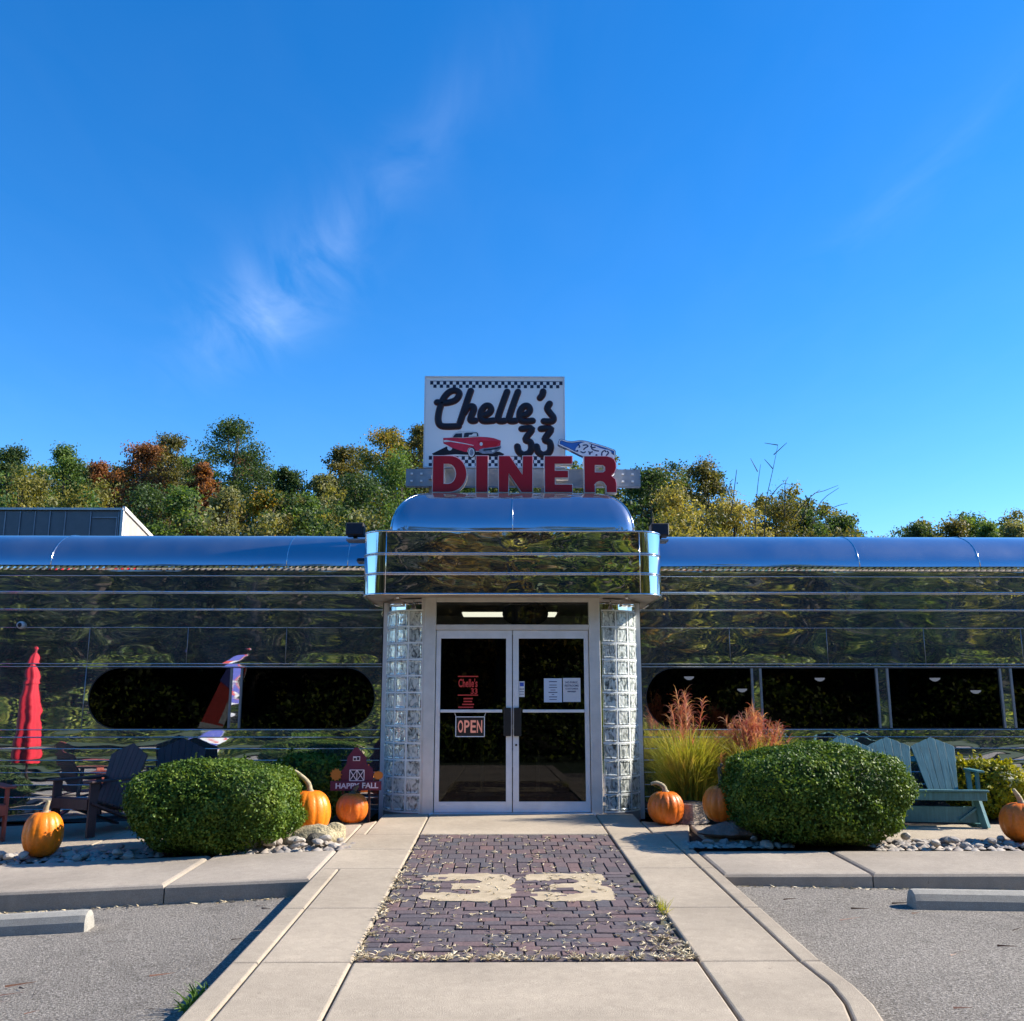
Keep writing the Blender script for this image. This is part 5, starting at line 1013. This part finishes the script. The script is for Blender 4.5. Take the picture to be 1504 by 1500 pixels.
# ---- trees
def hill_z(y): return -.95 + max(0, y - 20) * .19
def crown_pts(rg, h0, h1, w_, ncl, per, peak=.45, clump=.16):
    """irregular crown: a handful of boughs, each carrying leaf clumps"""
    K = max(7, ncl // 6); subs = []; Hc = h1 - h0
    for k in range(K):
        u_ = (k + rg.uniform(.1, .9)) / K; prof = .82 + .18 * u_ / peak if u_ < peak else max(.22, 1 - .85 * ((u_ - peak) / (1 - peak)) ** 1.8)
        a_ = k * 2.4 + rg.normal() * .5; rs = w_ * (.30 - .13 * u_) * rg.uniform(.8, 1.2); q = max(0, w_ / 2 * prof * rg.uniform(.75, 1.1) - rs * .75)
        subs.append((q * math.cos(a_), q * math.sin(a_), h0 + Hc * u_ * (1 - .5 * rs / max(Hc, .1)), rs))
    subs.append((rg.normal() * .05 * w_, 0, h1 - w_ * .13, w_ * .15)); subs.append((0, 0, h0 + Hc * .55, w_ * .27)); subs.append((0, 0, h0 + Hc * .3, w_ * .30))
    cs = []
    for k in range(ncl):
        sx, sy, sz, rs = subs[k % len(subs)]; d = rg.normal(size=3); d /= np.linalg.norm(d); d[2] = abs(d[2]) if rg.random() < .75 else d[2]; q = rs * rg.uniform(.45, 1.0)
        cs.append((sx + d[0] * q, sy + d[1] * q, sz + d[2] * q * .85, rg.uniform(.55, 1.25)))
    C_ = np.array(cs); pts = np.repeat(C_[:, :3], per, 0); sc = np.repeat(C_[:, 3], per); d = rg.normal(size=pts.shape); d /= np.linalg.norm(d, axis=1)[:, None]
    rad = clump * w_ * sc * .72 * rg.random(len(pts)) ** .5; out = pts + d * rad[:, None] * np.array([1.15, 1.15, .7]); out += rg.normal(size=out.shape) * .03 * w_
    return out, C_, d
def tree(label, name, x, y, top, w_, kind, seed, n=7000, bare=.25, leaf=.15, group='trees on the slope behind the diner', clump=.15, ncl=60, peak=.4):
    rg = np.random.default_rng(seed); z0 = hill_z(y) - .2; H = top - z0; t = thing(name, label, 'tree', (x, y, z0), 0, group)
    P, C_, d = crown_pts(rg, H * bare, H * .965, w_, ncl, max(10, n // ncl), peak, clump)
    m = MB(); r0 = .016 * H + .03; jit = [(rg.normal() * .012 * H, rg.normal() * .012 * H) for _ in range(5)]
    tp = [(jit[i][0] * (i > 0), jit[i][1], H * f) for i, f in enumerate((0, .25, .5, .72, .9))]; m.tube(tp, [r0, r0 * .8, r0 * .55, r0 * .35, r0 * .12], 8); tk = m.build('trunk', 'bark', t, True)
    m = MB()
    for k in range(min(26, len(C_))):
        c = C_[k]; f = max(.2, min(.82, (c[2] / H) - .12)); i = int(f * 4); b = Vector((0, 0, H * f)); e = Vector(c[:3]); md = (b + e) / 2 + Vector((0, 0, -.04 * H)); m.tube([b, md, e], [r0 * .26, r0 * .17, r0 * .05], 5, False)
    m.build('limbs', 'bark', t, True); leaves('crown', P, leaf, leaf * .62, rg, 'leaf_' + kind, t, d, .3); return t
from math import tan
def at(px, py, Y):
    P_, YA = R(11.4), R(.7); x = (px - 752) / 1385; yv = -(py - 750) / 1385; fy = math.cos(P_) - yv * math.sin(P_); fz = math.sin(P_) + yv * math.cos(P_); c, s = math.cos(YA), math.sin(YA)
    rx_, ry_ = x * c + fy * s, fy * c - x * s; t = Y / ry_; return (-.15 + t * rx_, Y, 1.33 + t * fz)
KN = dict(dark='dark green', green='leafy green', olive='olive yellow', olivedark='brownish olive', rust='rust red', gold='golden topped', tan='yellow tan', pale='pale grey green')
TR = [  # centre px, top px, width px, distance, kind, where, clump scale
    (20, 648, 92, 44, 'dark', 'at the far left edge', .16), (98, 650, 80, 43, 'green', 'second from the left in the back row', .16), (150, 673, 56, 46, 'rust', 'small, between two taller trees above the rear roof', .16), (212, 644, 88, 44, 'rust', 'the reddest, above the end of the rear roof', .15),
    (252, 629, 84, 47, 'olivedark', 'tall, just right of the reddest tree', .14), (345, 600, 142, 44, 'dark', 'the tallest, alone on the left skyline', .12), (300, 672, 46, 41, 'rust', 'small, left below the tallest tree', .16), (425, 680, 72, 43, 'dark', 'right of the tallest tree', .15),
    (507, 648, 82, 44, 'olivedark', 'left of the golden tree', .15), (575, 620, 104, 46, 'gold', 'halfway between tallest tree and sign', .14), (622, 614, 76, 47, 'olivedark', 'partly behind the sign board edge', .14),
    (38, 692, 150, 31, 'olive', 'low and broad behind the rear roof, far left', .15), (130, 700, 140, 30, 'olive', 'low and broad above the middle of the rear roof', .15), (215, 700, 120, 33, 'dark', 'low, above the sloping roof end', .15), (270, 705, 106, 29, 'green', 'low, just right of the sloping roof end', .15),
    (335, 712, 100, 30, 'pale', 'low, under the tallest tree', .13), (398, 712, 78, 31, 'gold', 'low with yellow leaves, right of the tallest tree', .15), (445, 722, 84, 29, 'green', 'low, near the gap before the second group', .15), (472, 690, 64, 36, 'pale', 'thin, in the gap before the second group', .12),
    (520, 692, 126, 32, 'dark', 'low, left of the entrance hood', .15), (590, 665, 124, 35, 'green', 'broad, touching the left side of the sign', .15), (690, 672, 120, 36, 'green', 'behind the letters DIN', .15), (790, 690, 120, 35, 'dark', 'behind the letters NE', .15), (872, 675, 110, 36, 'green', 'behind the bottle sign', .15),
    (955, 679, 112, 42, 'dark', 'right of the letters', .14), (1036, 673, 96, 43, 'olivedark', 'the tallest right of the sign', .14), (985, 714, 130, 30, 'tan', 'low, nearest the right floodlight', .15), (1076, 722, 120, 31, 'tan', 'low, under the tallest right tree', .14),
    (1136, 724, 116, 36, 'olivedark', 'below the bare shoots', .14), (1188, 742, 92, 38, 'dark', 'second last of the falling right row', .15), (1240, 750, 80, 40, 'dark', 'last of the falling right row', .15),
    (1345, 764, 74, 45, 'dark', 'left end of the far right clump', .15), (1402, 762, 70, 45, 'olivedark', 'middle of the far right clump', .15), (1445, 764, 60, 46, 'green', 'right of centre in the far right clump', .15), (1488, 764, 80, 44, 'pale', 'thin, at the far right edge', .13)]
for i, (px, py, wpx, Y, kd, where, cl_) in enumerate(TR):
    x, y, z = at(px, py, Y); w_ = wpx * math.hypot(Y, 3) / 1385 * (1.45 if Y < 38 else 1.3)
    low = Y < 38; n = int(8000 + 1200 * w_ * (z - hill_z(Y)) / 6)
    tree(f'{KN[kd]} tree {where}', 'broadleaf_tree', x, y, z, w_, kd, 100 + i, min(26000, n), max(.04, 1 - (1.35 * w_ + 1.6) / (z - hill_z(Y) + .2)), .105 if low else .125, clump=cl_, ncl=84 if low else 100, peak=.5 if low else .45)
bsap = thing('bare_sapling', 'leafless sapling with tall thin shoots against the sky, right of the sign', 'sapling', (at(1130, 780, 27)[0], 27, hill_z(27))); zb = hill_z(27); m = MB(); rg = np.random.default_rng(9)
for pts in ([(1124, 790), (1128, 740), (1133, 690), (1142, 655)], [(1142, 655), (1128, 649)], [(1140, 665), (1155, 650)], [(1112, 780), (1115, 720), (1118, 682)], [(1118, 690), (1102, 674)], [(1133, 690), (1120, 676)], [(1130, 730), (1150, 712), (1166, 712)], [(1176, 770), (1190, 730), (1212, 720), (1230, 714)], [(1196, 770), (1210, 735), (1232, 718)], [(1165, 760), (1185, 735), (1205, 720)], [(1150, 760), (1152, 715), (1158, 700)], [(1078, 760), (1080, 700), (1083, 690)], [(1205, 760), (1225, 745), (1246, 740)]):
    P = [(at(a_, b_, 27)[0] - bsap.location.x + rg.normal() * .03, rg.normal() * .1, at(a_, b_, 27)[2] - zb) for a_, b_ in pts]; P = smoothpath(P, 3); m.tube(P, [.016 - .012 * i / len(P) for i in range(len(P))], 5)
m.tube([(0, 0, -.1), (0, 0, 2.0), (-.05, 0, at(1124, 790, 27)[2] - zb)], [.05, .04, .016], 6); m.build('shoots', 'bark', bsap)
lf = [(at(px, py, 27)[0] - bsap.location.x, rg.normal() * .2, at(px, py, 27)[2] - zb) for px, py in [(rg.normal() * 9 + 1140, rg.normal() * 7 + 720) for _ in range(40)]]; leaves('leaf_tufts', np.array(lf), .07, .04, rg, 'leaf_dark', bsap)

# ---- low growth at the foot of the slope
rg = np.random.default_rng(50); heap = {k: ([], []) for k in ('dark', 'olive', 'green', 'tan', 'olivedark', 'pale')}
for k in range(150):
    x = rg.uniform(-25, 9.2); y = rg.uniform(24, 29); tp = (6.4 if x < 4 else 6.4 - (x - 4) * .24) + rg.normal() * .45 + (y - 24) * .22; kd = rg.choice(['dark', 'olive', 'green', 'olivedark', 'pale', 'dark'] if x < 3 else ['tan', 'olive', 'tan', 'dark', 'olivedark'])
    P, C_, d = crown_pts(rg, .3, tp, rg.uniform(1.6, 2.8), 36, 26, .5, .16); P += np.array([x, y, -.2]); heap[kd][0].append(P); heap[kd][1].append(d)
for kd, (a_, b_) in heap.items():
    if a_: leaves('undergrowth', np.concatenate(a_), .12, .075, rg, 'leaf_' + kd, None, np.concatenate(b_), .3, 'stuff')
# ---- the farther wood that closes the gaps between the trees
SIL = [(-60, 700), (0, 690), (60, 698), (110, 694), (160, 708), (200, 684), (250, 670), (300, 694), (345, 660), (400, 694), (450, 725), (475, 738), (500, 705), (560, 668), (630, 652), (700, 684), (880, 694), (940, 704), (1000, 708), (1050, 694), (1080, 727), (1150, 744), (1220, 768), (1268, 787), (1285, 800), (1312, 796), (1340, 776), (1400, 770), (1470, 772), (1560, 768)]
sx_ = np.array([at(a_, b_, 52)[0] for a_, b_ in SIL]); sz_ = np.array([at(a_, b_, 52)[2] for a_, b_ in SIL]); hp2 = {k: ([], []) for k in ('dark', 'olive', 'olivedark', 'green', 'rust')}
for k in range(210):
    x = rg.uniform(-29, 32); y = rg.uniform(49, 55); zt_ = float(np.interp(x, sx_, sz_)) * (1 + (y - 52) * .004) + rg.normal() * .35
    if 20.3 < x < 21.6: continue
    P, C_, d = crown_pts(rg, max(4.5, zt_ - 5.5) - 4, zt_ - 4, rg.uniform(2.6, 4.6), 40, 46, .5, .15); P += np.array([x, y, 4]); kd = rg.choice(['dark', 'olive', 'olivedark', 'green', 'dark'] + (['rust'] if -21 < x < -12 else ['olive'])); hp2[kd][0].append(P); hp2[kd][1].append(d)
for kd, (a_, b_) in hp2.items():
    if a_: leaves('distant_wood', np.concatenate(a_), .17, .11, rg, 'leaf_' + kd, None, np.concatenate(b_), .3, 'stuff')
# ---- the wood beyond the added lawn, mirrored in the steel
rg = np.random.default_rng(77); HP = {k: ([], []) for k in ('mirror', 'mirrorgreen', 'mirrordark', 'mirrorrust')}; tk = MB()
for k in range(90):
    row = k % 2; x = -46 + 92 * (k + .5) / 90 + rg.normal() * .7; y = rg.uniform(-22, -15) if row == 0 else rg.uniform(-34, -25); H = rg.uniform(9, 15) if row == 0 else rg.uniform(17, 23)
    P, C_, d = crown_pts(rg, H * .03, H, rg.uniform(5.5, 8), 70, 44, .45, .14); P += np.array([x, y, -.9]); kd = rg.choice(['mirrordark', 'mirrordark', 'mirrorgreen', 'mirrordark'] if x < -4 else ['mirror', 'mirrorgreen', 'mirrordark', 'mirror', 'mirrorgreen', 'mirrorrust'])  # dark leaf colours at left, sunlit brightness put in at right
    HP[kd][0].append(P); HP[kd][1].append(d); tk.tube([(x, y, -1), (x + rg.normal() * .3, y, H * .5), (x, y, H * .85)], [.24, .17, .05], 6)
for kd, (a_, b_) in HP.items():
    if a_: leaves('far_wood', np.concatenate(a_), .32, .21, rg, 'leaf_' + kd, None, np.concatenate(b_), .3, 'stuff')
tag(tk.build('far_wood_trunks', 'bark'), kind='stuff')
bk = MB(); bk.grid([[(x, y, -1.0 + h_ + .8 * math.sin(x * .31 + y)) for x in np.linspace(-75, 75, 26)] for y, h_ in ((-22, -.6), (-28, 3), (-34, 9), (-40, 14.5), (-46, 17), (-60, 18))]); tag(bk.build('sky_block_bank', 'bank_backing', smooth=True), kind='structure')  # unseen bank added behind the trees to block sky gaps in reflections
P = np.stack([rg.uniform(-40, 40, 22000), rg.uniform(-12.5, -9, 22000), np.zeros(22000)], 1); P[:, 2] = -.9 + 2.3 * rg.random(22000) * (1 + .35 * np.sin(P[:, 0] * .8)); leaves('unseen_hedge', P, .24, .15, rg, 'leaf_mirrorgreen', None, None, .3, 'stuff')  # hedge added out of view to keep the lower reflections dark
# ---- closed umbrella and feather flag, seen only in the steel
um = thing('patio_umbrella', 'closed red patio umbrella beyond the left edge, mirrored in the wall', 'umbrella', (-7.25, 10.35, walk_z(-7.25, 10.35))); m = MB(); m.tube([(0, 0, .05), (0, 0, 2.22)], .02, 10); m.build('pole', 'wood_dark', um, True); m = MB(); m.lathe([(0, 0), (.25, 0), (.25, .05), (.05, .1), (0, .1)], 20); m.build('base', 'black', um)
fn = lambda a_: 1 + .11 * math.cos(6 * a_ + .4); m = MB(); m.lathe([(.175, .74), (.185, .80), (.175, 1.0), (.14, 1.5), (.10, 1.9), (.085, 1.95)], 48, fn=fn); m.build('canopy', 'umbrella', um, True); m = MB(); m.lathe([(.12, 1.90), (.10, 2.0), (.05, 2.15), (.01, 2.23)], 48, fn=fn); m.build('vent_cap', 'umbrella', um, True)
ff = thing('feather_flag', 'red white and blue feather flag beyond the frame, mirrored in the window', 'flag', (-8.7, -4.0, lot_z(-8.7, -4)), R(-42)); m = MB(); m.tube(smoothpath([(-.1, 0, 0), (0.02, 0, .75), (.70, 0, 2.4), (.93, 0, 3.1), (.85, 0, 3.5)], 4), .018, 6); m.build('pole', 'camera_white', ff, True)
fs = lambda pts: [(a_ + .42 * (b_ - .75), b_) for a_, b_ in pts]
FO = fs([(.0, .75), (.0, 2.4), (-.06, 3.1), (-.3, 3.46), (-.62, 3.2), (-.72, 2.6), (-.78, .95)])
m = link('flag_field', fill([FO], .012, 0), 'flag_red', ff); o = link('flag_stripe', fill([fs([(.0, .75), (.0, 1.2), (-.78, 1.35), (-.78, .95)])], .02, -.004), 'flag_blue', ff); o = link('flag_stripe', fill([fs([(.0, 1.2), (.0, 1.4), (-.78, 1.55), (-.78, 1.35)])], .02, -.004), 'flag_white', ff); o = link('flag_stripe', fill([fs([(-.03, 2.35), (-.12, 3.05), (-.4, 3.38), (-.7, 3.1), (-.76, 2.75)])], .02, -.004), 'flag_blue', ff); o = link('flag_stripe', fill([fs([(.0, 1.45), (-.2, 1.5), (-.2, 2.45), (-.0, 2.4)])], .02, -.004), 'flag_white', ff)
